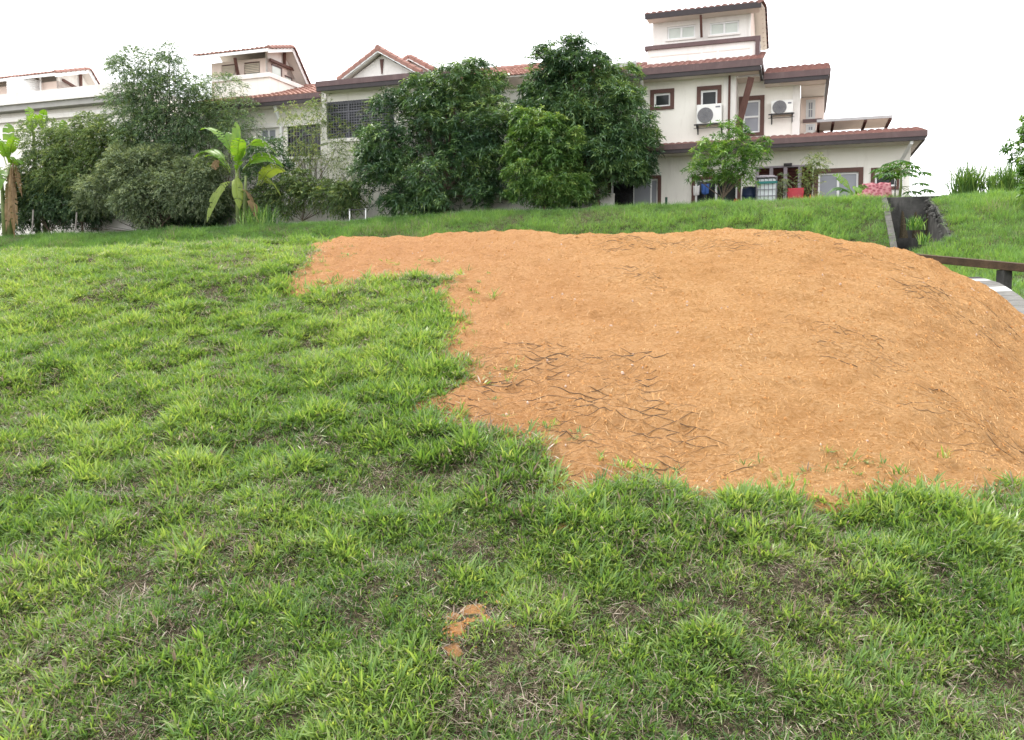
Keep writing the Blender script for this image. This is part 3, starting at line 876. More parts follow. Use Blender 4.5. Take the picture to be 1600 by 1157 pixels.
    def verge(s, A, B_, m, n=None, w=.24, up=(0, 0, 1), side=(1, 0, 0)):
        """one cap tile after another up the slope, each a part"""
        A = Vector(A); B_ = Vector(B_); L = (B_ - A).length; n = n or max(2, round(L / .34)); d = (B_ - A) / n
        for i in range(n):
            mb = MB(); a = A + d * (i - .06); c = A + d * (i + 1.0)
            sd = Vector(side).normalized(); u = sd.cross(d).normalized()
            if u.z < 0: u = -u
            prof = [(-.5, -.10), (-.5, .04), (-.25, .115), (.1, .125), (.42, .06), (.5, -.02)]
            v0 = [a + sd * (x_ * w) + u * (y_ + .035) for x_, y_ in prof]; v1 = [c + sd * (x_ * w) + u * (y_ + .005) for x_, y_ in prof]
            k = len(prof)
            mb.add(v0 + v1, [(q, q + 1, k + q + 1, k + q) for q in range(k - 1)] + [tuple(range(k - 1, -1, -1)), tuple(range(k, 2 * k))])
            s.put(mb, 'verge_tile', m)

def hole(x0, y0, x1, y1, b):                  # opening from two picture corners on a front wall plane
    ra, za = F(x0, (y0 + y1) / 2, b); rb, _ = F(x1, (y0 + y1) / 2, b)
    _, zt = F((x0 + x1) / 2, y0, b); _, zb = F((x0 + x1) / 2, y1, b)
    return (ra, rb, zb, zt)

# ---------------------------------------------------------------- the white house on the right
h = House(-1.5, 'cream two storey house with plum eaves and a roof tower, right of the big trees')
zg = T - .9
w1 = hole(955, 281, 1028, 326, 0); w2 = hole(1086, 280, 1152, 326, 0); w3 = hole(1278, 270, 1341, 322, 0); w4 = hole(1367, 268, 1401, 292, 0)
ld = hole(1180, 262, 1272, 326, 0); ld = (ld[0], w3[0] - .22, T - .1, ld[3])
w1 = (w1[0], w1[1], T + .02, w1[3]); w2 = (w2[0], w2[1], T + .02, w2[3]); w3 = (w3[0], w3[1], T + .05, w3[3])
h.wall(-11, 4.18, zg, 7.2, 0, 9, m_cream, [w1, w2, w3, w4, ld])
h.window(w1, 0, .14, 2, [m_dark, m_glass_curt]); h.window(w2, 0, .14, 2, m_glass_dark); h.window(w3, 0, .17, 2, m_glass_curt); h.window(w4, 0, .15, 1, m_glass_dark)
# an opened casement leaf standing out of the first window
lf = MB(); ra_ = (w1[0] + w1[1]) / 2 - .03
for (a_, c_) in (((ra_, -.02), (ra_ + .06, -.08)), ((ra_ + .74, -.12), (ra_ + .80, -.16))):
    lf.box(a_[0], c_[0], a_[1] - .04, c_[1] + .06, T + .05, w1[3] - .03)
lf.beam((ra_, -.06, w1[3] - .05), (ra_ + .8, -.15, w1[3] - .05), .05, .06); lf.beam((ra_, -.06, T + .08), (ra_ + .8, -.15, T + .08), .05, .06)
sash = h.put(lf, 'window_sash', m_wframe); sash['label'] = 'opened white casement leaf'
h.put(MB().hexa([(ra_ + .04, -.065, T + .1), (ra_ + .76, -.148, T + .1), (ra_ + .76, -.135, T + .1), (ra_ + .04, -.052, T + .1),
                 (ra_ + .04, -.065, w1[3] - .08), (ra_ + .76, -.148, w1[3] - .08), (ra_ + .76, -.135, w1[3] - .08), (ra_ + .04, -.052, w1[3] - .08)]), 'pane', m_glass_curt, sash)
# louvred doors between lilac posts
nl = 4; pw = (ld[1] - ld[0]) / nl
for i in range(nl):
    a = ld[0] + pw * i
    d_ = h.put(MB().box(a + .14, a + .16, .06, .12, ld[2], ld[3]).box(a + pw - .02, a + pw - .003, .06, .12, ld[2], ld[3]).box(a + .16, a + pw - .02, .12, .14, ld[2], ld[3]), 'louvre_door', m_louvre)
    g = MB(); k = 0
    z = ld[2] + .05
    while z < ld[3] - .05:
        g.hexa([(a + .16, .03, z), (a + pw - .02, .03, z), (a + pw - .02, .11, z + .05), (a + .16, .11, z + .05), (a + .16, .035, z + .012), (a + pw - .02, .035, z + .012), (a + pw - .02, .115, z + .062), (a + .16, .115, z + .062)]); z += .065
    o = h.put(g, 'louvre_slats', m_louvre, d_); o['kind'] = 'stuff'
    h.put(MB().box(a, a + .138, -.03, .15, ld[2], ld[3] - .002), 'door_post', m_lilac)
h.put(MB().box(ld[0] - .02, ld[1] + .0, -.04, .16, ld[3], ld[3] + .07), 'door_head', m_lilac)
lr, lz = F(1231, 258, -.05); h.put(MB().box(lr - .16, lr + .16, -.13, -.002, lz - .05, lz + .06).box(lr - .1, lr + .1, -.17, -.131, lz - .03, lz + .03), 'wall_lamp', m_trim_dark)
# lower roof
h.eave(-11, 4.55, -1.1, 7.46, .21, .14, 0.0, 3.4)
h.put(MB().poly([(4.19, -.98, 7.15), (4.48, -.98, 7.15), (4.48, 3.3, 7.15), (4.19, 3.3, 7.15)]), 'soffit', m_soffit)
h.tiles((-11, -1.1, 7.43), (15.6, 0, 0), (0, 2.6, .56), m_tileR)
h.tiles((.3, 1.52, 7.99), (4.3, 0, 0), (0, 1.6, .22), m_tileR)
# upper floor, front block
wa = hole(1022, 146, 1047.5, 167, -.2); wb = hole(1095, 141, 1121, 168, -.2)
h.wall(-11, -2.41, 7.3, 10.38, -.2, 4, m_cream, [wa, wb])
h.window(wa, -.2, .16, 1, m_glass_dark); h.window(wb, -.2, .16, 1, m_glass_dark)
h.put(MB().box(-2.9, -2.405, -.26, .3, 7.3, 10.36), 'pilaster', m_white)
pr_ = F(1139.5, 150, -.3)[0]
h.put(MB().tube([(pr_, -.3, 7.6), (pr_, -.3, 10.3)], .045), 'downpipe', m_brown)
h.eave(-11, -1.40, -1.0, 10.64, .27, .17, -.2, .9)
h.put(MB().box(-2.40, -1.34, .83, .9, 9.8, 10.7), 'wall', m_cream)
h.put(MB().box(-2.4, -1.5, -.15, .8, 10.15, 10.19), 'soffit', m_soffit)
h.tiles((-11, -1.0, 10.60), (9.65, 0, 0), (0, 3.2, 1.12), m_tileR)

h.put(MB().beam((F(1174, 121, -.75)[0], -.75, F(1174, 121, -.75)[1]), (F(1152, 205, -.35)[0], -.35, F(1152, 205, -.35)[1]), .19, .17), 'roof_strut', m_brown)
dp = F(1001, 118, -.95); dq = F(1004, 152, -.3)
h.put(MB().tube([(dp[0], -.9, dp[1] + .05), (dp[0] + .02, -.85, dp[1] - .2), (dq[0], -.3, dq[1] + .2), (dq[0], -.27, dq[1] - 1.9)], .075), 'downpipe', m_pvc)
# upper floor, set back block with a tall door window
wd_ = hole(1161, 157, 1187.5, 208, .8)
h.wall(-2.40, .07, 7.5, 10.05, .8, 4, m_cream, [wd_])
h.window(wd_, .8, .17, 1, m_glass_curt, transom=.5)
h.put(MB().box(-.22, .075, .74, 1.2, 7.6, 10.03), 'pilaster', m_white)
h.eave(-1.335, 1.14, -.1, 10.25, .24, .15, .8, 7.5)
h.put(MB().box(.09, 1.04, .85, 7.4, 9.86, 9.9), 'soffit', m_soffit)
h.tiles((-1.34, -.1, 10.21), (2.55, 0, 0), (0, 2.9, .95), m_tileR)
# shaded wall beyond with two barred windows
wc = hole(1259, 156, 1274, 187, 3.0); wd2 = hole(1259, 194, 1274, 207, 3.0)
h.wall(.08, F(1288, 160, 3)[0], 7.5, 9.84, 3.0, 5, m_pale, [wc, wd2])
h.window(wc, 3.0, 0, 1, m_glass_curt, fw=.11, grille=(4, 2, .012, m_wframe)); h.window(wd2, 3.0, 0, 1, m_glass_curt, fw=.11, grille=(4, 1, .012, m_wframe))
q0 = F(1250, 190, 2.95); q1 = F(1284, 190, 2.95)
h.put(MB().box(q0[0] + .12, q1[0], 2.9, 3.01, q0[1] - .07, q0[1] + .07), 'wall_band', m_fascia)
# roof terrace canopy with brown rafters
c0 = F(1277, 191, .9); c1 = F(1393, 186, .9)
cn = MB().box(c0[0], c1[0], .9, 3.2, c0[1] + .01, c0[1] + .05)
canopy = h.put(cn, 'canopy', m_canopy)
for f in (.02, .22, .66, .99):
    q = c0[0] + (c1[0] - c0[0]) * f
    h.put(MB().box(q - .05, q + .05, .92, 3.2, c0[1] - .09, c0[1] + .008), 'rafter', m_brown, canopy)
h.put(MB().box(c0[0] - .02, c1[0] + .02, .85, .9, c0[1] - .02, c0[1] + .09), 'rail', surface('grey_flashing', (.42, .42, .42), (.36, .36, .36), 5, .4), canopy)
h.put(MB().box(c1[0] - .09, c1[0] - .01, 3.0, 3.1, 7.9, c0[1] - .09), 'post', m_brown, canopy)
# downpipe at the right eave
dp = F(1426, 212, -1.0); dm = F(1424, 224, -.95); de = F(1409, 250, -.06)
h.put(MB().tube([(dp[0], -1.0, dp[1]), (dm[0], -.98, dm[1]), (de[0], -.08, de[1]), (de[0] + .0, -.07, de[1] - .3), (de[0], -.07, T)], .07), 'downpipe', m_pvc)
# roof tower and its parapet
t1 = hole(1042.7, 40.5, 1086.4, 61, 1.5); t2 = hole(1109, 34, 1154.7, 54, 1.5)
h.wall(-6.13, -2.0, 10.9, 13.25, 1.5, 4.5, m_white, [t1, t2])
h.window(t1, 1.5, 0, 2, m_glass_pale, fw=.07); h.window(t2, 1.5, 0, 2, m_glass_pale, fw=.07)
h.put(MB().poly([(-1.995, 1.6, 11), (-1.995, 6, 11), (-1.995, 6, 13.0), (-1.995, 3.8, 13.95), (-1.995, 1.6, 13.28)]), 'gable_wall', m_pale)
h.put(MB().box(-2.06, -1.97, 1.44, 1.56, 10.9, 13.2), 'corner_trim', m_white)
h.put(MB().box(-6.35, -1.52, .74, .8, 13.18, 13.40), 'fascia', m_trim_dark)
h.put(MB().box(-6.3, -1.6, .8, 1.5, 13.2, 13.23), 'soffit', m_soffit)
h.tiles((-6.38, .8, 13.38), (4.86, 0, 0), (0, 3.0, .72), m_tileR, amp=.07)
h.tiles((-6.38, 6.8, 13.1), (4.86, 0, 0), (0, -3.0, 1.0), m_tileR)
h.verge((-1.55, .75, 13.4), (-1.55, 3.8, 14.12), m_tileR); h.verge((-1.55, 6.8, 13.1), (-1.55, 3.8, 14.12), m_tileR)
q0 = F(1095, 24, .85); q1 = F(1096, 58, 1.3)
h.put(MB().beam((q0[0], .85, q0[1]), (q1[0], 1.35, q1[1]), .10, .10), 'roof_strut', m_brown)
h.put(MB().box(-6.2, -1.72, .6, .75, 10.9, 11.8).box(-6.2, -6.05, .75, 1.5, 10.9, 11.8).box(-1.87, -1.72, .75, 1.5, 10.9, 11.8), 'parapet', m_white)
h.put(MB().box(-6.3, -1.52, .5, .8, 11.8, 11.97).box(-1.72, -1.55, .5, 1.6, 11.0, 11.8), 'coping', m_fascia)
h.put(MB().box(-6.05, -3.95, .585, .6, 11.5, 11.54).box(-3.85, -1.95, .585, .6, 11.5, 11.54), 'groove', m_soffit)
vp = F(1120, 92, -.1); h.put(MB().tube([(vp[0], .35, 11.0), (vp[0], .35, 11.42)], .06), 'vent_pipe', m_wframe)
q0 = F(962, 92, .5); q1 = F(994, 92, .5)
h.put(MB().box(q0[0], q1[0] - .12, .5, .6, 11.1, 11.38).box(q1[0] - .12, q1[0], .48, .62, 11.05, 11.42), 'roof_panel', surface('grey_panel', (.45, .47, .48), (.38, .4, .41), 5, .4))

def air_conditioner(x0, y0, x1, y1, fx, fy, fr, b, label):
    r0, r1, z0, z1 = hole(x0, y0, x1, y1, b - .3)
    base = ((r0 + r1) / 2, b - .3, z0)
    root = empty('air_conditioner', W(*base), ROT, label, 'air conditioner', 'air conditioners on the house wall')
    MB().box(r0, r1, b - .45, b - .09, z0, z1).build('casing', m_acwhite, root, base, bevel=.02)
    fr_, fz = F(fx, fy, b - .46); R_ = fr / FPX * 33.5 * 1.02
    disc = MB(); n = 28
    ring = [(fr_ + R_ * math.cos(2 * math.pi * k / n), fz + R_ * math.sin(2 * math.pi * k / n)) for k in range(n)]
    disc.slab([(x_, b - .47, z_) for x_, z_ in ring], (0, .02, 0)); f = disc.build('fan_grille', m_fan, root, base)
    g = MB()
    for q in (.3, .5, .7, .9):
        for k in range(n):
            a0_, a1_ = 2 * math.pi * k / n, 2 * math.pi * (k + 1) / n
            g.beam((fr_ + R_ * q * math.cos(a0_), b - .48, fz + R_ * q * math.sin(a0_)), (fr_ + R_ * q * math.cos(a1_), b - .48, fz + R_ * q * math.sin(a1_)), .012, .012, (0, 1, 0))
    for k in range(8):
        a0_ = math.pi * k / 4; g.beam((fr_, b - .485, fz), (fr_ + R_ * math.cos(a0_), b - .485, fz + R_ * math.sin(a0_)), .012, .012, (0, 1, 0))
    g.build('wire_guard', m_greybar, f, base)
    if x1 - fx - fr > 5:
        q = r1 - .06
        MB().box(q - (r1 - fr_ - R_) * .55, q, b - .456, b - .449, z1 - .16, z1 - .10).build('badge', m_greybar, root, base)
    br = MB()
    for q in (r0 + .02, r1 - .02):
        br.beam((q, b - .5, z0 - .03), (q, b, z0 - .03), .04, .05); br.beam((q, b - .48, z0 - .05), (q, b - .02, z0 - .32), .03, .03); br.beam((q, b - .02, z0), (q, b - .02, z0 - .36), .04, .03, (0, 1, 0))
    br.beam((r0 - .1, b - .47, z0 - .04), (r1 + .06, b - .47, z0 - .04), .03, .05); br.beam((r0 - .1, b - .47, z0 - .19), (r1 + .06, b - .47, z0 - .19), .02, .02); br.beam((r0, b - .46, z0 - .04), (r0, b - .46, z0 - .2), .02, .02, (0, 1, 0)); br.beam((r1, b - .46, z0 - .04), (r1, b - .46, z0 - .2), .02, .02, (0, 1, 0))
    br.build('bracket', m_metal, root, base)
air_conditioner(1089, 164, 1128, 194, 1102, 180.5, 12, -.2, 'larger air conditioner unit under the upstairs window beside the brown downpipe')
air_conditioner(1205, 158, 1239, 178, 1218, 168, 10.5, .8, 'smaller air conditioner unit right of the tall upstairs door window')

# ---------------------------------------------------------------- towers with gabled tile roofs
def tower(h, wl, wr, bf, z0, rl, rr, be, ze, br, zr, bk, zk, post=True):
    """front wall, right gable wall, two tiled slopes whose edge runs up and back over the right wall"""
    top = lambda b: ze + (b - be) / (br - be) * (zr - ze) if b <= br else zr + (b - br) / (bk - br) * (zk - zr)
    gp = [(wr, bf, z0), (wr, bk - .3, z0), (wr, bk - .3, top(bk - .3) - .1), (wr, br, zr - .12), (wr, bf, top(bf) - .1)]
    h.put(MB().slab(gp, (-.12, 0, 0)), 'gable_wall', m_white)
    h.tiles((rl, be, ze), (rr - rl, 0, 0), (0, br - be, zr - ze), m_tileL, amp=.08)
    h.tiles((rl, bk, zk), (rr - rl, 0, 0), (0, br - bk, zr - zk), m_tileL)
    h.put(MB().beam((rl, be - .01, ze - .08), (rr, be - .01, ze - .08), .05, .15), 'fascia', m_wframe)
    h.put(MB().beam((rr - .02, be - .03, ze - .13), (rr - .02, br, zr - .10), .05, .2), 'bargeboard', m_wframe)
    h.put(MB().beam((rr - .02, br, zr - .10), (rr - .02, bk, zk - .10), .05, .2), 'bargeboard', m_wframe)
    h.verge((rr, be, ze + .0), (rr, br, zr + .0), m_verge); h.verge((rr, bk, zk), (rr, br, zr + .0), m_verge)

hm = House(-20.5, 'cream house with an orange tiled front gable and barred windows, left of the big trees')
WR, RR_ = -25.77, -25.12
sw = hole(407, 202, 431, 222, 0); gw = hole(450, 194, 501, 246, 0)
hm.wall(-31, -11.2, zg, 10.5, 0, 9, m_cream, [sw, gw])
hm.window(sw, 0, 0, 2, m_glass_curt, fw=.06)
hm.window(gw, 0, 0, 2, m_dark, fw=.05, grille=(11, 3, .016, m_greybar), frame=m_metal)
hm.put(MB().box(-31, -21.05, -.12, .01, F(415, 198, 0)[1] - .1, F(415, 194, 0)[1]), 'wall_ledge', m_white)
hm.eave(-29.0, -21.0, -.9, 10.86, .24, .17, 0)
hm.tiles((-29.0, -.9, 10.86), (18.0, 0, 0), (0, 4.4, 1.5), m_tileL)
hm.tiles((-29.0, 8, 10.86), (18.0, 0, 0), (0, -4.5, 1.5), m_tileL)
for i in range(50):
    q = -27.6 + i * .35
    if q > -11.3: break
    hm.put(MB().tube([(q, 3.5, 12.40), (q + .37, 3.5, 12.385)], [.15, .13], 7), 'ridge_tile', m_verge)
dp = F(427, 160, -.8); dq = F(439, 196, -.1)
hm.put(MB().tube([(dp[0], -.8, dp[1] + .1), (dp[0], -.78, dp[1]), (dq[0], -.1, dq[1]), (dq[0], -.1, T)], .085), 'downpipe', m_pvc)
# front gable block
bw = hole(509, 156, 616, 215, -1.5)
hm.wall(-21.0, -14.4, zg, 10.7, -1.5, 1.48, m_cream, [bw])
hm.window(bw, -1.5, 0, 3, m_glass_dark, fw=.09, frame=m_greybar, grille=(26, 14, .010, m_greybar), transom=.72)
hm.put(MB().box(-21.04, -20.78, -1.56, -1.0, zg, 10.68), 'pilaster', m_white)
hm.put(MB().box(-20.77, -14.4, -1.62, -1.505, F(550, 216, -1.5)[1] - .16, F(550, 216, -1.5)[1] - .075), 'window_ledge', m_white)
hm.eave(-20.85, -14.3, -2.3, 10.98, .24, .19, -1.5, -.9)
hm.put(MB().box(-20.86, -20.80, -2.3, -.95, 10.74, 10.97), 'fascia', m_fascia)
ap, gl_, gr_ = F(592, 78, -2.1), F(521, 124, -2.1), F(668, 104, -2.1)
zb_ = 11.0
zl_ = zb_; rl_ = ap[0] - (ap[1] - zb_) * 1.72; rr_ = ap[0] + (ap[1] - zb_) * 1.72
hm.put(MB().slab([(rl_ + .25, -1.8, zb_ - .02), (rr_ - .25, -1.8, zb_ - .02), (ap[0], -1.8, ap[1] - .16)], (0, .15, 0)), 'gable_wall', m_white)
for sg, re_ in ((-1, rl_), (1, rr_)):
    hm.tiles((re_, -2.1, zb_), (0, 6.0, 0), (ap[0] - re_, 0, ap[1] - zb_), m_tileL)
    hm.put(MB().beam((re_, -2.14, zb_ - .10), (ap[0], -2.14, ap[1] - .10), .05, .17, (0, 1, 0)), 'bargeboard', m_wframe)
    hm.verge((re_, -2.12, zb_ + .02), (ap[0], -2.12, ap[1] + .02), m_verge, side=(0, 1, 0))
hm.put(MB().slab([(ap[0] - .09, -1.86, ap[1] - .35), (ap[0] + .09, -1.86, ap[1] - .35), (ap[0] + .02, -1.86, ap[1] - 1.0), (ap[0] - .02, -1.86, ap[1] - 1.0)], (0, .05, 0)), 'king_post', m_brown)
hm.put(MB().tube([(ap[0], -2.25, ap[1] + .06), (ap[0], 3.4, ap[1] + .06)], .13, 8), 'ridge_roll', m_verge)
# second gable a little further back
ap2 = F(640, 90, .6)
for sg in (-1, 1):
    re_ = ap2[0] + sg * 2.1; ze_ = ap2[1] - 1.2
    hm.tiles((re_, .6, ze_), (0, 4.0, 0), (-sg * 2.1, 0, 1.2), m_tileL)
    hm.put(MB().beam((re_, .56, ze_ - .10), (ap2[0], .56, ap2[1] - .10), .05, .17, (0, 1, 0)), 'bargeboard', m_wframe)
    hm.verge((re_, .58, ze_ + .02), (ap2[0], .58, ap2[1] + .02), m_verge, side=(0, 1, 0))
hm.put(MB().slab([(ap2[0] - 1.9, .85, ap2[1] - 1.2), (ap2[0] + 1.9, .85, ap2[1] - 1.2), (ap2[0], .85, ap2[1] - .12)], (0, .1, 0)), 'gable_wall', m_white)
# balustrade under the barred opening
b0 = F(446, 250, -.5); b1 = F(503, 250, -.5)
hm.put(MB().box(b0[0], b1[0], -.75, -.4, b0[1] - .06, b0[1] + .09), 'balcony_rail', m_white)
for i in range(7):
    q = b0[0] + .1 + (b1[0] - b0[0] - .2) * i / 6
    hm.put(MB().box(q - .09, q + .09, -.66, -.48, T, b0[1] - .062), 'baluster', m_white)
hm.put(MB().box(-27.6, -21.06, -.46, -.38, zg, b0[1] - .3), 'lower_wall', surface('shaded_lower_wall', (.55, .52, .49), (.45, .42, .39), 2, .9, .2, 40, .2, stain=(.2, .18, .15), stain_amt=.6))  # grey tone puts shade into the colour of the lower wall
# tower
tl1 = hole(346, 101, 368, 119, 1); tl2 = hole(381, 97, 406, 117, 1)
b_ap, z_ap = FR(458, 75, RR_); b_rk, z_rk = FR(483, 133, RR_)
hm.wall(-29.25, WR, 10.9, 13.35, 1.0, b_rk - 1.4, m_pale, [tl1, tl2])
for q in (tl1, tl2):
    w_ = hm.window(q, 1.0, 0, 1, m_glass_pale, frame=m_brown, fw=.05)
    g = MB()
    for i in range(6): zz = q[2] + .1 + (q[3] - q[2] - .15) * i / 6; g.box(q[0] + .05, q[1] - .05, .99, 1.04, zz, zz + .05)
    o = hm.put(g, 'louvre_slats', surface('louvre_beige', (.58, .5, .4), (.5, .43, .34), 4, .6), w_); o['kind'] = 'stuff'
tower(hm, -29.25, WR, 1.0, 10.9, -29.75, RR_, .2, 13.55, b_ap, z_ap, b_rk, z_rk)
for x0, y0, x1, y1 in ((425, 101, 438.5, 122), (446, 119, 454.5, 135)):
    ba, za = FR(x0, y0, WR); bb_, zb2 = FR(x1, y1, WR); z1_ = za - .05; z0_ = z1_ - .95
    w_ = hm.put(MB().box(WR - .01, WR + .05, ba - .07, bb_ + .07, z1_, z1_ + .07).box(WR - .01, WR + .05, bb_, bb_ + .07, z0_, z1_), 'window', m_fascia)
    hm.put(MB().box(WR + .005, WR + .02, ba, bb_, z0_, z1_), 'pane', m_glass_pale, w_)
ta = FR(422, 86, WR + .12); tb = FR(465, 125, WR + .12)
hm.put(MB().beam((WR + .12, ta[0], (ta[1] + tb[1]) / 2 + .1), (WR + .12, tb[0], (ta[1] + tb[1]) / 2 + .1), .1, .13), 'tie_beam', m_brown)
hm.put(MB().beam((WR + .12, b_ap, z_ap - .15), (WR + .12, b_ap, (ta[1] + tb[1]) / 2 + .17), .1, .12, (0, 1, 0)), 'king_post', m_brown)
q0 = F(367, 91, .35); q1 = F(372, 119, .9)
hm.put(MB().beam((q0[0], .35, q0[1]), (q1[0], .92, q1[1]), .14, .12), 'roof_strut', m_brown)
pz = F(380, 121, .4)[1]
hm.put(MB().box(-28.6, -25.24, .4, .55, 10.9, pz - .12).box(-25.39, -25.24, .55, 4.5, 10.9, pz - .12), 'parapet', m_cream)
hm.put(MB().box(-28.7, -25.16, .3, .62, pz - .12, pz + .1).box(-25.46, -25.16, .62, 4.55, pz - .12, pz + .1), 'coping', m_white)

# ---------------------------------------------------------------- far house on the left
hl = House(-41.5, 'white flat-parapet house at the far left with a tiled roof end above it')
hl.wall(-52, -32.5, zg, 11.6, 0, 9, m_cream, [])
hl.put(MB().box(-52, -33.2, -.75, 4.0, 11.74, 12.34), 'parapet', m_white)
hl.put(MB().box(-52, -33.3, -.6, -.001, 11.45, 11.735), 'shade_band', surface('grey_shade_band', (.42, .41, .385), (.35, .34, .32), 2, .8))  # grey strip stands for the shade under the parapet slab
zl2 = F(60, 184, -.1)[1]
hl.put(MB().box(-52, -33.0, -.22, -.002, zl2 - .14, zl2 + .1), 'wall_ledge', m_white)
RRL, WRL = -39.05, -39.75
ba_, za_ = FR(140, 109, RRL); bk_, zk_ = FR(158, 140, RRL)
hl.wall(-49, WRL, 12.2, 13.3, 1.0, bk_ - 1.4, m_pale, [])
tower(hl, -49, WRL, 1.0, 12.0, -49, RRL, .2, 13.5, ba_, za_, bk_, zk_)
zt_ = F(110, 128, 2)[1]
ta = FR(98, 125, WRL + .12); tb = FR(120, 138, WRL + .12)
hl.put(MB().beam((WRL + .12, ta[0], ta[1]), (WRL + .12, tb[0], tb[1]), .1, .13), 'tie_beam', m_brown)
kb = FR(126, 119, WRL + .12); hl.put(MB().beam((WRL + .12, kb[0], kb[1] + .1), (WRL + .12, kb[0], kb[1] - .7), .1, .13, (0, 1, 0)), 'king_post', m_brown)
tk = PB(41, 150, .9); rt = 25.5 / FPX * tk[1] * 1.02; ht = (152 - 119) / FPX * tk[1]
tr_, _ = F(41, 150, .9)
pf = []
for i in range(8):
    z0_ = .02 + (ht * .86) * i / 8; dz = ht * .86 / 8
    pf += [(rt * .985, z0_), (rt * .985, z0_ + dz * .35), (rt * .95, z0_ + dz * .5), (rt * .95, z0_ + dz * .75), (rt * .985, z0_ + dz * .95)]
pf += [(rt * .93, ht * .9), (rt * .6, ht * .98), (rt * .28, ht * 1.0), (rt * .26, ht * 1.05), (rt * .02, ht * 1.06)]
tank = empty('water_tank', W(tr_, .9, 12.34), ROT, 'round white ribbed water tank on the flat roof of the far left house', 'water tank')
MB().lathe((0, 0, 0), pf, 28).build('tank_body', m_pvc, tank, smooth=False)
MB().lathe((0, 0, ht * 1.061), [(rt * .3, 0), (rt * .3, .05), (rt * .05, .09)], 20).build('lid', m_pvc, tank)
MB().tube([(rt + .25, -.1, -.1), (rt + .25, -.1, ht * 1.02)], .05).build('pipe', m_pvc, tank)
# ================================================================== DRAIN, PLANK, KERB
m_conc = surface('stained_concrete', (.115, .11, .10), (.06, .058, .054), 4, .9, .5, 30, .2, stain=(.035, .036, .033), stain_amt=.85, streak=(2.2, 2.2, .6))
m_conc_dark = surface('black_stained_concrete', (.085, .083, .077), (.028, .028, .026), 3, .9, .5, 30, .2, stain=(.22, .21, .19), stain_amt=.5)
m_kerb = surface('grey_kerb_concrete', (.19, .185, .175), (.12, .118, .11), 7, .9, .5, 50, .2, stain=(.10, .10, .09), stain_amt=.5, streak=(3, 3, 3))
m_wood = surface('weathered_plank', (.085, .052, .03), (.035, .022, .013), 5, .8, .5, 40, .2, stain=(.025, .018, .012), stain_amt=.7, streak=(.6, 8, 8))

e2 = (DD - DC) / np.hypot(*(DD - DC)); n2 = np.array([-e2[1], e2[0]])          # down the drain, across it (towards the right of the picture)
if n2[0] < 0: n2 = -n2
def dr(s_, c_, z_): q = DC + e2 * s_ + n2 * c_; return (q[0], q[1], z_)
dbase = dr(0, 0, T - .9)
drain = empty('concrete_drain', dbase, 0, 'dark stained concrete drain stepping down the grass bank beside the mound', 'drain')
zt = float(H(*DC)) + .04
def dbox(s0, s1, c0_, c1_, z0, z1, z0b=None, z1b=None):
    z0b = z0 if z0b is None else z0b; z1b = z1 if z1b is None else z1b
    return MB().hexa([dr(s0, c0_, z0), dr(s1, c0_, z0b), dr(s1, c1_, z0b), dr(s0, c1_, z0), dr(s0, c0_, z1), dr(s1, c0_, z1b), dr(s1, c1_, z1b), dr(s0, c1_, z1)])
dbox(-.22, 0.02, -.9, .95, zt - 2.2, zt + .02).build('head_wall', m_conc_dark, drain, dbase, bevel=.02)
L3 = LD + .6
zg_ = lambda s_, c_: float(H(*(DC + e2 * s_ + n2 * c_)))
nseg = 5
for i in range(nseg):
    s0, s1 = .03 + i * L3 / nseg, .03 + (i + 1) * L3 / nseg - .012
    dbox(s0, s1, -.80, -.62, zg_(s0, -.6) - 1.6, zg_(s0, -.68) + .07, zg_(s1, -.6) - 1.6, zg_(s1, -.68) + .07).build('kerb_block', m_conc, drain, dbase, bevel=.012)
    dbox(s0, s1, .62, .80, zg_(s0, .6) - 1.6, zg_(s0, .66) - .02, zg_(s1, .6) - 1.6, zg_(s1, .66) - .02).build('side_wall', m_conc_dark, drain, dbase, bevel=.012)
    dbox(s0, s1, -.60, .62, zg_(s1, 0) - 1.9, zg_(s1, 0) - 1.0).build('step', m_conc_dark, drain, dbase)
# rubble along its right edge
rr_ = np.random.default_rng(5)
pts = []; rad = []
for i in range(130):
    s_ = rr_.uniform(.35, L3 - .5); c_ = rr_.normal(.66, .13); pts.append(dr(s_, c_, zg_(s_, c_) - rr_.uniform(-.02, .30))); rad.append(rr_.uniform(.03, .085))
o = mesh_obj('rubble', pebble_mesh(pts, rad, 9), m_conc_dark); tag(o, kind='stuff')

# plank over the ditch
pa, pb = PB(1385, 398, -17.3), PB(1625, 421, -19.6)
pl = MB().beam(pa, pb, .26, .14)
o = pl.build('timber_plank', m_wood, None, tuple(pa), bevel=.008); o.location = tuple(pa)
tag(o, 'long dark brown timber plank lying behind the right shoulder of the mound', 'plank')
# its bearers
for f in (.18, .80):
    q = pa + (pb - pa) * f; gz = float(H(q[0], q[1])) - .1
    o = MB().box(-.075, .075, -.12, .12, gz - q[2], -.071).build('concrete_block', m_conc_dark, None, (0, 0, 0), bevel=.01); o.location = tuple(q)
    tag(o, ('grey concrete block under the left part of the timber plank', 'grey concrete block under the right end of the timber plank')[f > .5], 'block', 'blocks under the plank')

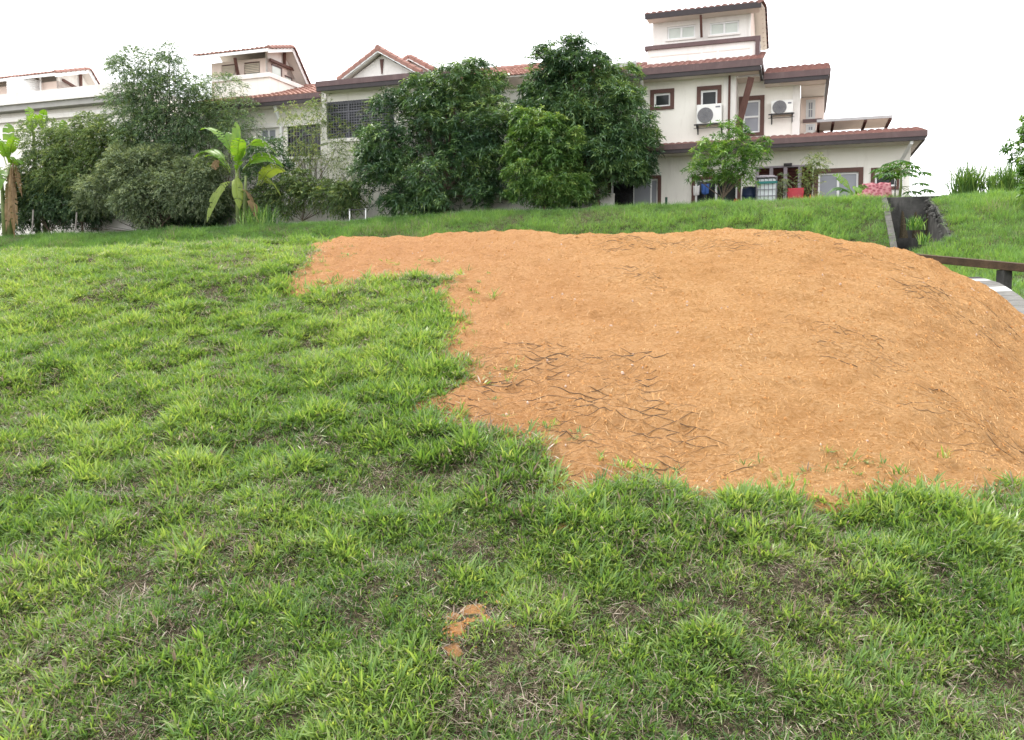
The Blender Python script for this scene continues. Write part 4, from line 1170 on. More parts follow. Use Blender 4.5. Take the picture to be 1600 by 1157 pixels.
# kerb drain along the right foot of the mound
kp = [PB(1513, 434, -18.6), PB(1545, 444, -19.7), PB(1572, 462, -20.6), PB(1592, 482, -21.5), PB(1606, 512, -22.3), PB(1614, 552, -23.0)]
kroot = empty('kerb_drain', (kp[0][0], kp[0][1], kp[0][2] - .6), 0, 'grey concrete kerb with white stripes curving behind the right edge of the mound', 'kerb')
m_whitestripe = surface('worn_white_paint', (.55, .55, .54), (.42, .42, .41), 9, .8, .2, 40, .2, stain=(.3, .3, .28), stain_amt=.5, streak=(3, 3, 3))
cum = [0]
for a, b in zip(kp[:-1], kp[1:]): cum.append(cum[-1] + float(np.linalg.norm(b - a)))
def kpt(d):
    i = min(max(int(np.searchsorted(cum, d)) - 1, 0), len(kp) - 2); f = (d - cum[i]) / (cum[i + 1] - cum[i]); return kp[i] + (kp[i + 1] - kp[i]) * f
nk = int(cum[-1] / .33)
for i in range(nk):
    a, b = kpt(cum[-1] * i / nk), kpt(cum[-1] * (i + 1) / nk - .012)
    d = (b - a)[:2] / np.hypot(*(b - a)[:2]); sd_ = np.array([-d[1], d[0]]); w_ = .25
    if sd_[0] < 0: sd_ = -sd_
    c = lambda p_, s_, dz: (p_[0] + sd_[0] * s_, p_[1] + sd_[1] * s_, p_[2] + dz)
    wh = i in (1, 4)
    o = MB().hexa([c(a, -.28, -.6), c(b, -.28, -.6), c(b, .18, -.6), c(a, .18, -.6), c(a, -.28, 0), c(b, -.28, 0), c(b, .18, .02), c(a, .18, .02)]).build('kerb_block', m_whitestripe if wh else m_kerb, kroot, tuple(kroot.location), bevel=.012)
    if wh: o['label'] = 'white painted kerb block'

# pit with a torn brown clump at the edge of the mound
q = G(1551, 452); 
cl = MB(); 
for i in range(150):
    a_ = rr_.uniform(0, 6.28); L_ = rr_.uniform(.05, .16); b0_ = q + np.array([rr_.normal(0, .06), rr_.normal(0, .04), .0])
    cl.tube([b0_, b0_ + np.array([math.cos(a_) * L_ * .5, math.sin(a_) * L_ * .4, L_ * .5]), b0_ + np.array([math.cos(a_) * L_, math.sin(a_) * L_ * .8, L_ * .28])], [.004, .003, .001], 3, False)
o = cl.build('root_clump', surface('brown_roots', (.17, .075, .025), (.07, .03, .012), 20, .9), None, tuple(q)); o.location = tuple(q)
tag(o, 'torn brown clump of roots at the right edge of the orange mound', 'root clump')

# ================================================================== PLANTS
m_bark = surface('grey_brown_bark', (.15, .115, .085), (.07, .054, .04), 14, .9, .6, 40, .15)
m_mango = leafy('mango_leaf', [(0, (0.029, 0.070, 0.040)), (.35, (0.062, 0.128, 0.061)), (.65, (0.121, 0.217, 0.085)), (1, (0.292, 0.406, 0.143))], .33, .5, .28)
m_mango2 = leafy('young_mango_leaf', [(0, (0.042, 0.101, 0.037)), (.35, (0.092, 0.190, 0.056)), (.65, (0.171, 0.297, 0.083)), (1, (0.355, 0.456, 0.149))], .36, .5, .34)
m_lime = leafy('bright_leaf', [(0, (0.040, 0.110, 0.029)), (.35, (0.086, 0.198, 0.042)), (.65, (0.172, 0.319, 0.072)), (1, (0.322, 0.451, 0.130))], .36, .45, .38)
m_willow = leafy('grey_green_leaf', [(0, (0.077, 0.112, 0.075)), (.35, (0.135, 0.187, 0.116)), (.65, (0.251, 0.318, 0.181)), (1, (0.462, 0.515, 0.319))], .55, .3, .35)
m_scrub = leafy('yellow_green_leaf', [(0, (0.053, 0.092, 0.048)), (.35, (0.106, 0.176, 0.072)), (.65, (0.198, 0.277, 0.101)), (1, (0.410, 0.454, 0.171))], .5, .3, .38)
m_darkairy = leafy('dusky_leaf', [(0, (0.049, 0.095, 0.054)), (.35, (0.098, 0.170, 0.089)), (.65, (0.176, 0.266, 0.122)), (1, (0.352, 0.446, 0.168))], .45, .35, .33)
m_darkairy2 = leafy('lemongrass_leaf', [(0, (.05, .11, .03)), (.5, (.09, .18, .05)), (1, (.20, .30, .10))], .5, .3, .4)
m_papaya = leafy('papaya_leaf', [(0, (.03, .085, .025)), (.5, (.06, .15, .04)), (1, (.14, .26, .07))], .45, .35, .4)
m_banana = leafy('banana_leaf', [(0, (.06, .15, .02)), (.5, (.14, .28, .035)), (1, (.30, .42, .06))], .38, .45, .5, big=2.5)
m_banana_y = leafy('yellowing_banana_leaf', [(0, (0.128, 0.180, 0.036)), (.5, (0.225, 0.304, 0.060)), (1, (0.338, 0.399, 0.108))], .45, .35, .45, big=3)
m_dead = leafy('dead_banana_leaf', [(0, (.10, .065, .035)), (.5, (.22, .15, .085)), (1, (.36, .27, .17))], .8, .1, .2, big=4)
m_stem = surface('green_stem', (.17, .22, .07), (.11, .14, .05), 6, .6)
m_twig = surface('thin_twig', (.17, .13, .10), (.10, .075, .055), 10, .9)

def unit(v): return v / (np.linalg.norm(v, axis=-1, keepdims=True) + 1e-9)

def leaf_cloud(name, P0, D, L, Wd, tone, droop, seed, fold=.22):
    r_ = np.random.default_rng(seed)
    n = len(P0)
    up = np.tile([0, 0, 1.], (n, 1)) + r_.normal(0, .45, (n, 3))
    S = unit(np.cross(D, up)); Nn = np.cross(S, D)
    L = L[:, None]; Wd = Wd[:, None]
    mid = P0 + D * L * .42
    tip = P0 + D * L - np.array([0, 0, 1.]) * L * droop[:, None]
    a = mid + S * Wd / 2 + Nn * Wd * fold; b = mid - S * Wd / 2 + Nn * Wd * fold
    mid2 = mid - np.array([0, 0, 1.]) * L * droop[:, None] * .25
    V = np.stack([P0, a, mid2, b, tip], 1).reshape(-1, 3)
    k = np.arange(n)[:, None] * 5
    Fc = np.concatenate([k + np.array([0, 1, 2]), k + np.array([0, 2, 3]), k + np.array([1, 4, 2]), k + np.array([2, 4, 3])], 0)
    return fast_mesh(name, V, Fc, {'tone': ('FLOAT', np.repeat(tone, 5))})

def lobes_px(items, b):                        # (px, py, rx, ry[, extra depth]) in picture pixels -> world ellipsoids
    out_ = []
    for it in items:
        px, py, rx, ry = it[:4]; db = it[4] if len(it) > 4 else 0
        c = PB(px, py, b + db); k = c[1] / FPX
        out_.append((c, np.array([rx * k, (rx + ry) * .5 * k * .85, ry * k])))
    return out_

def crown_points(lobes, n, seed, inner=.55, rlo=.72, sub=13):
    """points through a crown: each lobe carries smaller bunches with gaps between them"""
    r_ = np.random.default_rng(seed)
    allb = []
    for c, e in lobes:
        u = unit(r_.normal(size=(sub, 3)) + np.array([0, -.15, .15]))
        for k in range(sub):
            q = c + u[k] * e * r_.uniform(.58, .90); rr = e.mean() * r_.uniform(.26, .46)
            allb.append((q, np.array([rr * 1.15, rr * 1.15, rr * .8]) * r_.uniform(.85, 1.15, 3), u[k]))
    w = np.array([b_[1].mean() ** 2 for b_ in allb]); w /= w.sum()
    per = r_.multinomial(int(n * .92), w)
    P_, Dd = [], []
    for (c, e, o_), m_ in zip(allb, per):
        u = unit(r_.normal(size=(m_, 3)) + o_ * .55 + np.array([0, 0, .45]))
        P_.append(c + u * e * r_.uniform(.55, 1.08, m_)[:, None] ** .8); Dd.append(unit(u + o_ * .5))
    m_ = int(n * .4); wl = np.array([(e[0] * e[2]) for _, e in lobes]); wl /= wl.sum()
    pk = r_.choice(len(lobes), m_, p=wl); u = unit(r_.normal(size=(m_, 3)))
    C = np.array([c for c, _ in lobes])[pk]; E = np.array([e for _, e in lobes])[pk]
    P_.append(C + u * E * r_.uniform(.25, .9, m_)[:, None]); Dd.append(u)
    return np.concatenate(P_), np.concatenate(Dd)

def whorls(Pc, Dc, per, leafL, leafW, seed, droop=.25, spread_=1.0, tone_mu=.45):
    r_ = np.random.default_rng(seed)
    n = len(Pc)
    ax = unit(Dc * .6 + np.array([0, 0, .75]) + r_.normal(0, .3, (n, 3)))
    ref = unit(np.cross(ax, r_.normal(size=(n, 3)))); rf2 = np.cross(ax, ref)
    P_ = []; D_ = []; Tn = []
    ct = np.clip(tone_mu + r_.normal(0, .17, n) + (fbm(Pc[:, 0] * .9 + Pc[:, 1], Pc[:, 2] * .9, seed + 9, 2) - .5) * .7, 0, 1)
    for k in range(per):
        a = 2 * math.pi * (k * .382) + r_.normal(0, .25, n)
        el = r_.uniform(-.35, .75, n) * spread_
        d = unit((ref * np.cos(a)[:, None] + rf2 * np.sin(a)[:, None]) * np.cos(el)[:, None] + ax * np.sin(el)[:, None])
        P_.append(Pc + ax * (k - per / 2)[..., None] * leafL * .045 if False else Pc + ax * ((k - per / 2) * leafL * .05)); D_.append(d); Tn.append(np.clip(ct + r_.normal(0, .1, n), 0, 1))
    P_ = np.concatenate(P_); D_ = np.concatenate(D_); Tn = np.concatenate(Tn); m_ = len(P_)
    return P_, D_, leafL * r_.uniform(.65, 1.25, m_), leafW * r_.uniform(.7, 1.2, m_), Tn, droop * r_.uniform(.3, 1.6, m_)

def sprays(Pc, Dc, per, twigL, leafL, leafW, seed, hang=.5, tone_mu=.45):
    """fine leaves strung along short arching twigs; returns leaves and the twig lines"""
    r_ = np.random.default_rng(seed)
    n = len(Pc)
    d0 = unit(Dc + np.array([0, 0, .25]) + r_.normal(0, .55, (n, 3)))
    ct = np.clip(tone_mu + r_.normal(0, .17, n), 0, 1)
    P_ = []; D_ = []; Tn = []; lines = []
    for k in range(per):
        f = (k + .5) / per
        p_ = Pc + d0 * twigL * f - np.array([0, 0, 1.]) * twigL * hang * f * f
        dd = unit(d0 - np.array([0, 0, 1.]) * 2 * hang * f)
        sd = unit(np.cross(dd, np.array([0, 0, 1.]) + r_.normal(0, .5, (n, 3)))) * (1 if k % 2 else -1)
        D_.append(unit(dd * .8 + sd * r_.uniform(.3, 1.0, (n, 1)) + np.array([0, 0, -.2]))); P_.append(p_); Tn.append(np.clip(ct + r_.normal(0, .1, n), 0, 1)); lines.append(p_)
    P_ = np.concatenate(P_); m_ = len(P_)
    return (P_, np.concatenate(D_), leafL * r_.uniform(.6, 1.3, m_), leafW * r_.uniform(.7, 1.2, m_), np.concatenate(Tn), .2 * r_.uniform(0, 1.5, m_)), np.stack(lines, 1)

def limbs(base, lobes, r0, seed, fork=.35, n_extra=1):
    r_ = random.Random(seed); mb = MB(); base = Vector(base)
    top = sum((Vector(c) for c, _ in lobes), Vector()) / len(lobes)
    hub = base + (top - base) * fork
    mb.tube([base - Vector((0, 0, .2)), base + (hub - base) * .5 + Vector((r_.uniform(-.06, .06), r_.uniform(-.06, .06), 0)), hub], [r0 * 1.25, r0, r0 * .85], 9)
    for c, e in lobes:
        c = Vector(c)
        for k in range(n_extra + 1):
            tgt = c + Vector((r_.uniform(-.6, .6) * e[0], r_.uniform(-.6, .6) * e[1], r_.uniform(-.2, .7) * e[2])) if k else c + Vector((0, 0, e[2] * .5))
            m1 = hub + (tgt - hub) * .5 + Vector((r_.uniform(-.15, .15), r_.uniform(-.15, .15), -.1 * (tgt - hub).length * .5))
            mb.tube([hub, m1, tgt], [r0 * .5, r0 * .3, r0 * .08], 6, False)
    return mb

def plant_root(name, px, b, label, cat, group=None):
    p_ = PB(px, 330, b); z_ = float(H(p_[0], p_[1])); loc = (p_[0], p_[1], z_ - .02)
    return empty(name, loc, 0, label, cat, group), loc

def put_local(name, me, m, root, loc):
    n = len(me.vertices); a = np.empty(n * 3, np.float32); me.vertices.foreach_get('co', a)
    a = a.reshape(-1, 3) - np.array(loc, np.float32); me.vertices.foreach_set('co', a.ravel()); me.update()
    return mesh_obj(name, me, m, root)

def twig_points(lb, n, seed):               # shoots that stand out of the crown's outline
    r_ = np.random.default_rng(seed + 500)
    P_ = []; D_ = []
    for c, e in lb:
        u = unit(r_.normal(size=(n, 3)) + np.array([0, 0, .6])); P_.append(c + u * e * r_.uniform(.98, 1.10, (n, 1))); D_.append(u)
    return np.concatenate(P_), np.concatenate(D_)

def broad_tree(name, px, b, items, n, per, lL, lW, mat, label, cat='tree', group=None, seed=1, r0=.13, droop=.2, inner=.55, tone=.45, fork=.35, rlo=.72):
    root, loc = plant_root(name, px, b, label, cat, group)
    lb = lobes_px(items, b)
    Pc, Dc = crown_points(lb, n, seed, inner, rlo)
    tp_, td_ = twig_points(lb, max(3, n // 160), seed); Pc = np.concatenate([Pc, tp_]); Dc = np.concatenate([Dc, td_])
    ok = Pc[:, 2] > H(Pc[:, 0], Pc[:, 1]) + .12
    Pc, Dc = Pc[ok], Dc[ok]
    put_local('crown', leaf_cloud('crown', *whorls(Pc, Dc, per, lL, lW, seed + 1, droop, tone_mu=tone), seed + 2), mat, root, loc)
    limbs(loc, lb, r0, seed, fork).build('trunk', m_bark, root, loc, smooth=True)
    return root

def fine_tree(name, px, b, items, n, per, tL, lL, lW, mat, label, cat='tree', group=None, seed=1, r0=.055, hang=.5, inner=.6, tone=.45, fork=.3, twig=True, rlo=.6, trunks=1):
    root, loc = plant_root(name, px, b, label, cat, group)
    lb = lobes_px(items, b)
    Pc, Dc = crown_points(lb, n, seed, inner, rlo)
    ok = Pc[:, 2] > H(Pc[:, 0], Pc[:, 1]) + .05
    Pc, Dc = Pc[ok], Dc[ok]
    lv, lines = sprays(Pc, Dc, per, tL, lL, lW, seed + 1, hang, tone)
    put_local('crown', leaf_cloud('crown', *lv, seed + 2), mat, root, loc)
    r_ = random.Random(seed)
    for k in range(trunks):
        off = Vector((r_.uniform(-.5, .5), r_.uniform(-.3, .3), 0)) if k else Vector()
        limbs(Vector(loc) + off, lb[k::trunks] or lb, r0, seed + k, fork, 1).build('trunk', m_bark, root, loc, smooth=True)
    if twig:                                   # fine twigs drawn as thin three-sided lines
        sel = lines[::6]; w = .0045
        A_ = sel[:, :-1].reshape(-1, 3); B_ = sel[:, 1:].reshape(-1, 3)
        s_ = unit(np.cross(B_ - A_, np.array([.3, .2, 1.]))) * w
        u_ = np.array([0, 0, w * 1.4])
        V = np.stack([A_ - s_, A_ + s_, A_ + u_, B_ - s_, B_ + s_, B_ + u_], 1).reshape(-1, 3); k = np.arange(len(A_))[:, None] * 6
        Fq = np.concatenate([k + np.array([0, 1, 4, 3]), k + np.array([1, 2, 5, 4]), k + np.array([2, 0, 3, 5])], 0)
        o = put_local('twigs', fast_mesh('twigs', V, Fq), m_twig, root, loc); o['kind'] = 'stuff'
    return root

# the two big mango trees and the paler one in front
broad_tree('mango_tree', 700, -3.2, [(640, 220, 72, 80, .3), (715, 185, 85, 80, .4), (612, 275, 58, 58), (700, 285, 88, 58, -.4), (765, 225, 52, 92, .4), (745, 140, 46, 44, .8), (655, 165, 56, 42, .5),
            (765, 300, 40, 34), (596, 238, 36, 56), (645, 322, 56, 24, -.4), (700, 140, 40, 34, .6)], 4600, 9, .23, .05, m_mango,
           'broad dark mango tree left of the taller mango, hiding the gabled house wall', 'tree', 'mango trees in the middle', 3, .14)
broad_tree('mango_tree', 935, -2.8, [(862, 112, 42, 42, .4), (900, 98, 44, 40, .4), (938, 150, 62, 62), (878, 180, 82, 72, .3), (972, 200, 56, 62), (992, 240, 44, 46), (925, 250, 90, 58, -.2), (972, 268, 48, 20, -.3), (842, 150, 34, 36, .6), (915, 300, 34, 24)],
           5100, 9, .23, .05, m_mango, 'tallest dark mango tree, its crown beside the cream house upstairs wall', 'tree', 'mango trees in the middle', 13, .16)
broad_tree('mango_tree', 850, -4.3, [(832, 200, 38, 32), (865, 232, 48, 40), (822, 268, 38, 44), (868, 290, 52, 34), (835, 305, 40, 24), (900, 300, 26, 24), (810, 235, 22, 26)],
           2000, 9, .20, .045, m_mango2, 'lighter green young mango tree in front of the two dark ones', 'tree', 'mango trees in the middle', 23, .07, tone=.5)
# small bright tree before the ground floor
broad_tree('garden_tree', 1128, -3.4, [(1135, 222, 40, 32), (1102, 245, 28, 28), (1150, 255, 46, 34), (1184, 240, 24, 26), (1118, 275, 36, 20), (1165, 275, 26, 20), (1085, 270, 16, 18)],
           520, 8, .19, .045, m_lime, 'small bright green tree with thin forked trunks before the ground floor windows', 'tree', None, 33, .045, tone=.52, fork=.25, rlo=.45)
# airy and scrubby growth on the left
fine_tree('tall_thin_tree', 262, -2.4, [(215, 120, 36, 46), (240, 165, 60, 52), (275, 140, 46, 50), (250, 215, 70, 44), (292, 185, 40, 46), (200, 185, 40, 40), (238, 98, 22, 26), (185, 105, 14, 20), (265, 95, 14, 30), (280, 250, 50, 32), (225, 260, 50, 34)], 5600, 10, .36, .105, .038, m_darkairy,
          'tallest airy dark tree at the left with sky showing through its top', 'tree', None, 43, .09, tone=.40, fork=.3)
fine_tree('shrub', 352, -1.8, [(345, 160, 40, 42), (372, 190, 34, 44), (330, 215, 40, 40), (360, 235, 40, 40), (310, 150, 22, 30)], 1700, 10, .36, .09, .032, m_darkairy,
          'dusky airy shrub between the tallest thin tree and the downpipe wall', 'shrub', None, 53, .05, tone=.5, fork=.25)
fine_tree('shrub', 130, -3.0, [(75, 235, 48, 40), (125, 225, 56, 36), (180, 235, 45, 42), (100, 275, 70, 42), (160, 270, 56, 38), (60, 275, 34, 34), (140, 195, 24, 16), (90, 315, 60, 22)], 8500, 10, .32, .095, .04, m_scrub,
          'yellowish green tangled scrub below the flat parapet house', 'shrub', None, 63, .05, tone=.45, fork=.2)
fine_tree('willowy_shrub', 250, -4.0, [(180, 290, 52, 36), (235, 270, 56, 38), (290, 285, 56, 40), (255, 312, 84, 28), (325, 305, 36, 34), (150, 315, 26, 20), (200, 250, 30, 22), (330, 270, 26, 26)], 8500, 11, .34, .11, .032, m_willow,
          'low grey green willowy shrub spreading in front of the other scrub', 'shrub', None, 73, .045, hang=.35, tone=.48, fork=.22, trunks=3)
fine_tree('shrub', 75, -3.6, [(60, 310, 36, 28), (95, 318, 34, 22), (40, 300, 22, 30), (120, 322, 24, 18)], 1500, 8, .3, .13, .055, m_darkairy,
          'low dark leafy shrub right of the dead banana leaves', 'shrub', None, 83, .03, tone=.3, fork=.2)
broad_tree('shrub', 415, -3.4, [(415, 245, 34, 34), (440, 275, 24, 24), (400, 275, 26, 28)], 330, 8, .2, .05, m_mango, 'small dark glossy shrub just behind the bright banana plant', 'shrub', None, 93, .04, tone=.35)
fine_tree('vine', 480, -1.9, [(475, 215, 30, 40), (500, 190, 24, 26), (470, 250, 32, 22), (520, 240, 26, 28), (455, 180, 20, 16), (535, 215, 14, 30), (500, 170, 16, 20)], 620, 8, .35, .10, .04, m_scrub,
          'thin climbing vine straggling over the barred opening and balusters', 'vine', None, 103, .025, tone=.62, fork=.4, rlo=.2)
fine_tree('vine', 550, -2.2, [(525, 265, 24, 40), (555, 245, 18, 50), (580, 200, 10, 40), (548, 295, 30, 22), (570, 270, 14, 30), (512, 295, 22, 22)], 480, 8, .38, .09, .034, m_willow,
          'straggling grey green vine on the white wall left of the dark mango', 'vine', None, 113, .025, tone=.6, fork=.4, rlo=.2)
fine_tree('shrub', 470, -3.4, [(450, 310, 36, 24), (490, 305, 34, 24), (525, 312, 30, 20), (410, 315, 26, 22), (545, 308, 20, 22), (470, 285, 22, 18)], 2200, 8, .3, .11, .045, m_scrub,
          'low green and brownish scrub between the bright banana plant and the rail fence', 'shrub', None, 123, .03, tone=.45, fork=.25)
fine_tree('potted_shrub', 1268, -1.7, [(1272, 252, 14, 12), (1262, 272, 16, 12), (1280, 258, 12, 14), (1256, 288, 12, 12), (1268, 290, 14, 16)], 240, 8, .2, .07, .03, m_scrub,
          'small pale feathery shrub in front of the louvred doors', 'shrub', None, 133, .02, tone=.7, fork=.5, rlo=.2)
fine_tree('potted_shrub', 1220, -2.2, [(1222, 288, 12, 16), (1216, 300, 10, 12)], 120, 8, .2, .10, .02, m_willow, 'small grey green bush beside the caged white water container', 'shrub', None, 143, .015, tone=.45, fork=.5, rlo=.2)
broad_tree('leafy_tree', 1650, -9.0, [(1640, 200, 46, 34), (1632, 250, 34, 40), (1640, 300, 44, 32), (1665, 240, 60, 90), (1612, 290, 14, 14), (1608, 205, 14, 14)], 900, 8, .17, .06, m_lime, 'tree cut by the right edge of the photo, only leaf tips showing', 'tree', None, 153, .08, tone=.4)

fine_tree('shrub', 240, -2.6, [(20, 338, 30, 22), (66, 340, 34, 20), (118, 338, 34, 18), (152, 330, 20, 22), (236, 336, 26, 22), (275, 334, 34, 22), (322, 330, 34, 24), (365, 325, 26, 22)], 2600, 9, .32, .13, .05, m_darkairy,
          'dark low understory bush added for the shade beneath the willowy and yellowish scrub', 'shrub', None, 163, .03, tone=.15, fork=.2)  # added bush; its low leaf tone stands in for shade under the scrub
blade_clump_later = [(1432, -9.0, 26, 24, 80, 'tall weed growing inside the concrete drain'), (1446, -10.2, 22, 20, 60, 'shorter weed at the lower end of the concrete drain')]
# ---------------------------------------------------------------- banana plants: every leaf a part
def banana_leaf(p0, p1, arch, width, seed, torn=.25, roll=0.0):
    """blade along an arched midrib from p0 to p1, split in places between the side veins"""
    r_ = random.Random(seed)
    p0 = np.array(p0); p1 = np.array(p1); L = np.linalg.norm(p1 - p0); ns = 16
    d = (p1 - p0) / L
    side = np.cross(d, [0, 0, 1.]);
    if np.linalg.norm(side) < .25: side = np.array([1., .2, 0])
    side /= np.linalg.norm(side); upv = np.cross(side, d)
    if upv[2] < 0: upv = -upv
    side = side * math.cos(roll) + upv * math.sin(roll); upv = np.cross(side, d); upv = -upv if upv[2] < 0 else upv
    V = []; Fc = []; tn = []
    spine = []
    for i in range(ns + 1):
        f = i / ns; spine.append(p0 + d * L * f + np.array([0, 0, 1.]) * arch * L * (4 * f * (1 - f)) * (1 - .3 * f) + side * L * .05 * math.sin(f * 2.5) - np.array([0, 0, 1.]) * L * .16 * f ** 3)
    wprof = lambda f: 0 if f < .14 else max(0.0, min(1, (f - .14) / .2)) ** .6 * (1 - max(0, (f - .6) / .4) ** 2.2)
    for sg in (-1, 1):
        i = 0
        while i < ns:
            j = min(ns, i + (r_.choice([1, 2, 3]) if r_.random() < torn else r_.choice([4, 6, 9])))
            dz = r_.uniform(-.38, .12)
            k0 = len(V)
            for q in range(i, j + 1):
                f = q / ns; w = width * wprof(f) / 2; gap = r_.uniform(.008, .03) if (q == j and j < ns) else 0
                c = spine[q] - d * gap * L
                for u, lift in ((0, 0), (.5, .16), (1.0, .12 + dz)):
                    V.append(c + side * sg * w * u + upv * w * lift * (1 + .3 * math.sin(q * 1.7 + seed)) - np.array([0, 0, 1.]) * w * u * u * .12 + d * w * u * .28); tn.append(.5 + .25 * u * r_.uniform(-1, 1) + .1 * math.sin(f * 4 + seed))
            for q in range(j - i):
                for u in range(2):
                    a = k0 + q * 3 + u; Fc.append((a, a + 3, a + 4, a + 1) if sg > 0 else (a, a + 1, a + 4, a + 3))
            i = j
    # midrib
    k0 = len(V)
    for q in range(ns + 1):
        w = .022 * (1 - .85 * q / ns) + .004
        for sx_, sz_ in ((-1, 0), (0, -1.3), (1, 0), (0, .4)):
            V.append(spine[q] + side * sx_ * w + upv * sz_ * w); tn.append(.9)
    for q in range(ns):
        for u in range(4):
            a = k0 + q * 4 + u; b = k0 + q * 4 + (u + 1) % 4; Fc.append((a, b, b + 4, a + 4))
    return fast_mesh('leaf', np.array(V), np.array(Fc), {'tone': ('FLOAT', np.clip(np.array(tn), 0, 1))}, smooth=True)

def banana(px, b, stem_px, leaves, label, stem_r=.10, group='banana plants'):
    root, loc = plant_root('banana_plant', px, b, label, 'banana plant', group)
    for sx_, sy_, rr in stem_px:
        tp = PB(sx_, sy_, b); bs = Vector(loc) + Vector(((tp[0] - loc[0]) * .5, 0, 0))
        MB().tube([bs - Vector((0, 0, .15)), bs + (Vector(tp) - bs) * .5, Vector(tp)], [rr * 1.3, rr, rr * .6], 10).build('stem', m_stem, root, loc, smooth=True)
    for i, (x0, y0, x1, y1, db, arch, wpx, mat, roll) in enumerate(leaves):
        p0 = PB(x0, y0, b); p1 = PB(x1, y1, b + db); w = wpx / FPX * p0[1] * .85
        dead = mat is m_dead
        o = put_local('leaf', banana_leaf(p0, p1, arch, w, i * 7 + int(px), .95 if dead else .7, roll), mat, root, loc)
        if dead: o['label'] = 'dead brown leaf'
        elif mat is m_banana_y: o['label'] = 'yellowing leaf'
    return root
g_, y_, d_ = m_banana, m_banana_y, m_dead
banana(375, -4.5, [(370, 262, .11), (384, 275, .08)], [
    (368, 255, 365, 178, .3, .02, 18, g_, .5), (366, 250, 310, 190, -.2, .18, 22, g_, .3), (372, 262, 378, 206, -.6, .05, 26, g_, .2), (362, 250, 352, 198, .3, .04, 18, g_, .8),
    (360, 265, 296, 240, .4, .22, 20, g_, .4), (384, 232, 436, 236, -.3, .16, 15, g_, .9), (380, 265, 446, 250, -.4, .14, 17, g_, 1.0), (360, 270, 318, 238, -.6, .20, 22, g_, .3),
    (368, 275, 384, 220, -.5, .04, 22, g_, -.4), (405, 290, 448, 258, -.5, .12, 22, y_, .9), (402, 290, 420, 255, .2, .06, 18, y_, .4), (408, 290, 440, 300, -.6, .20, 15, y_, .8),
    (372, 275, 376, 318, -.9, .12, 20, y_, .2), (366, 285, 324, 338, -.9, .25, 18, y_, .6), (376, 300, 408, 344, -.8, .22, 20, d_, .5), (352, 262, 322, 255, .3, .1, 20, g_, 0), (345, 250, 332, 262, -.2, .1, 22, d_, .8)],
    'bright yellow green banana plant standing before the small window wall')
banana(12, -4.6, [(14, 262, .12), (2, 275, .11)], [
    (14, 255, 8, 180, .2, .04, 24, g_, .3), (14, 250, 30, 208, -.3, .10, 18, g_, .6), (10, 258, -22, 200, -.2, .12, 24, g_, .2), (16, 262, 34, 250, -.5, .16, 24, g_, .4), (8, 265, -8, 300, -.9, .18, 30, g_, .1), (14, 255, 2, 215, -.8, .05, 24, g_, .6),
    (4, 262, -18, 285, -.6, .2, 26, g_, .4),
    (20, 250, 30, 338, -.5, .04, 12, d_, .2), (17, 252, 12, 342, -.6, .05, 14, d_, .9), (22, 252, 26, 356, -.7, .04, 11, d_, .5), (12, 262, 6, 348, -.6, .04, 12, d_, .2), (24, 254, 36, 300, -.3, .06, 10, d_, .3)],
    'banana plant at the left edge with dead brown leaves hanging down')
banana(62, -2.6, [(52, 205, .1), (70, 215, .09)], [(48, 215, 41, 157, .2, .03, 20, g_, .4), (50, 212, 58, 172, -.3, .08, 16, g_, .5), (66, 212, 72, 164, -.2, .08, 15, g_, .9), (95, 225, 97, 180, 0, .05, 14, g_, .4), (55, 215, 36, 185, -.3, .15, 14, g_, .6)],
       'banana plant mostly hidden in scrub, leaf tips against the parapet house')
banana(1332, -3.9, [(1336, 305, .05)], [(1334, 304, 1300, 266, -.3, .06, 26, g_, .7), (1338, 303, 1358, 290, -.3, .2, 14, m_papaya, .6), (1333, 306, 1290, 300, -.3, .22, 13, m_papaya, .5), (1337, 305, 1345, 298, -.9, .25, 16, g_, .3), (1333, 307, 1312, 298, .4, .2, 14, m_papaya, .2)],
       'young banana plant with one upright yellow green leaf before the curtained window')
banana(1545, -4.4, [(1546, 300, .06)], [(1544, 300, 1521, 275, -.3, .1, 20, y_, .6), (1547, 300, 1558, 266, .2, .05, 17, g_, .3), (1546, 302, 1572, 288, -.3, .15, 14, g_, .5), (1548, 300, 1545, 270, .3, .03, 16, g_, .8)],
       'small banana plant between the two lemongrass clumps on the skyline')

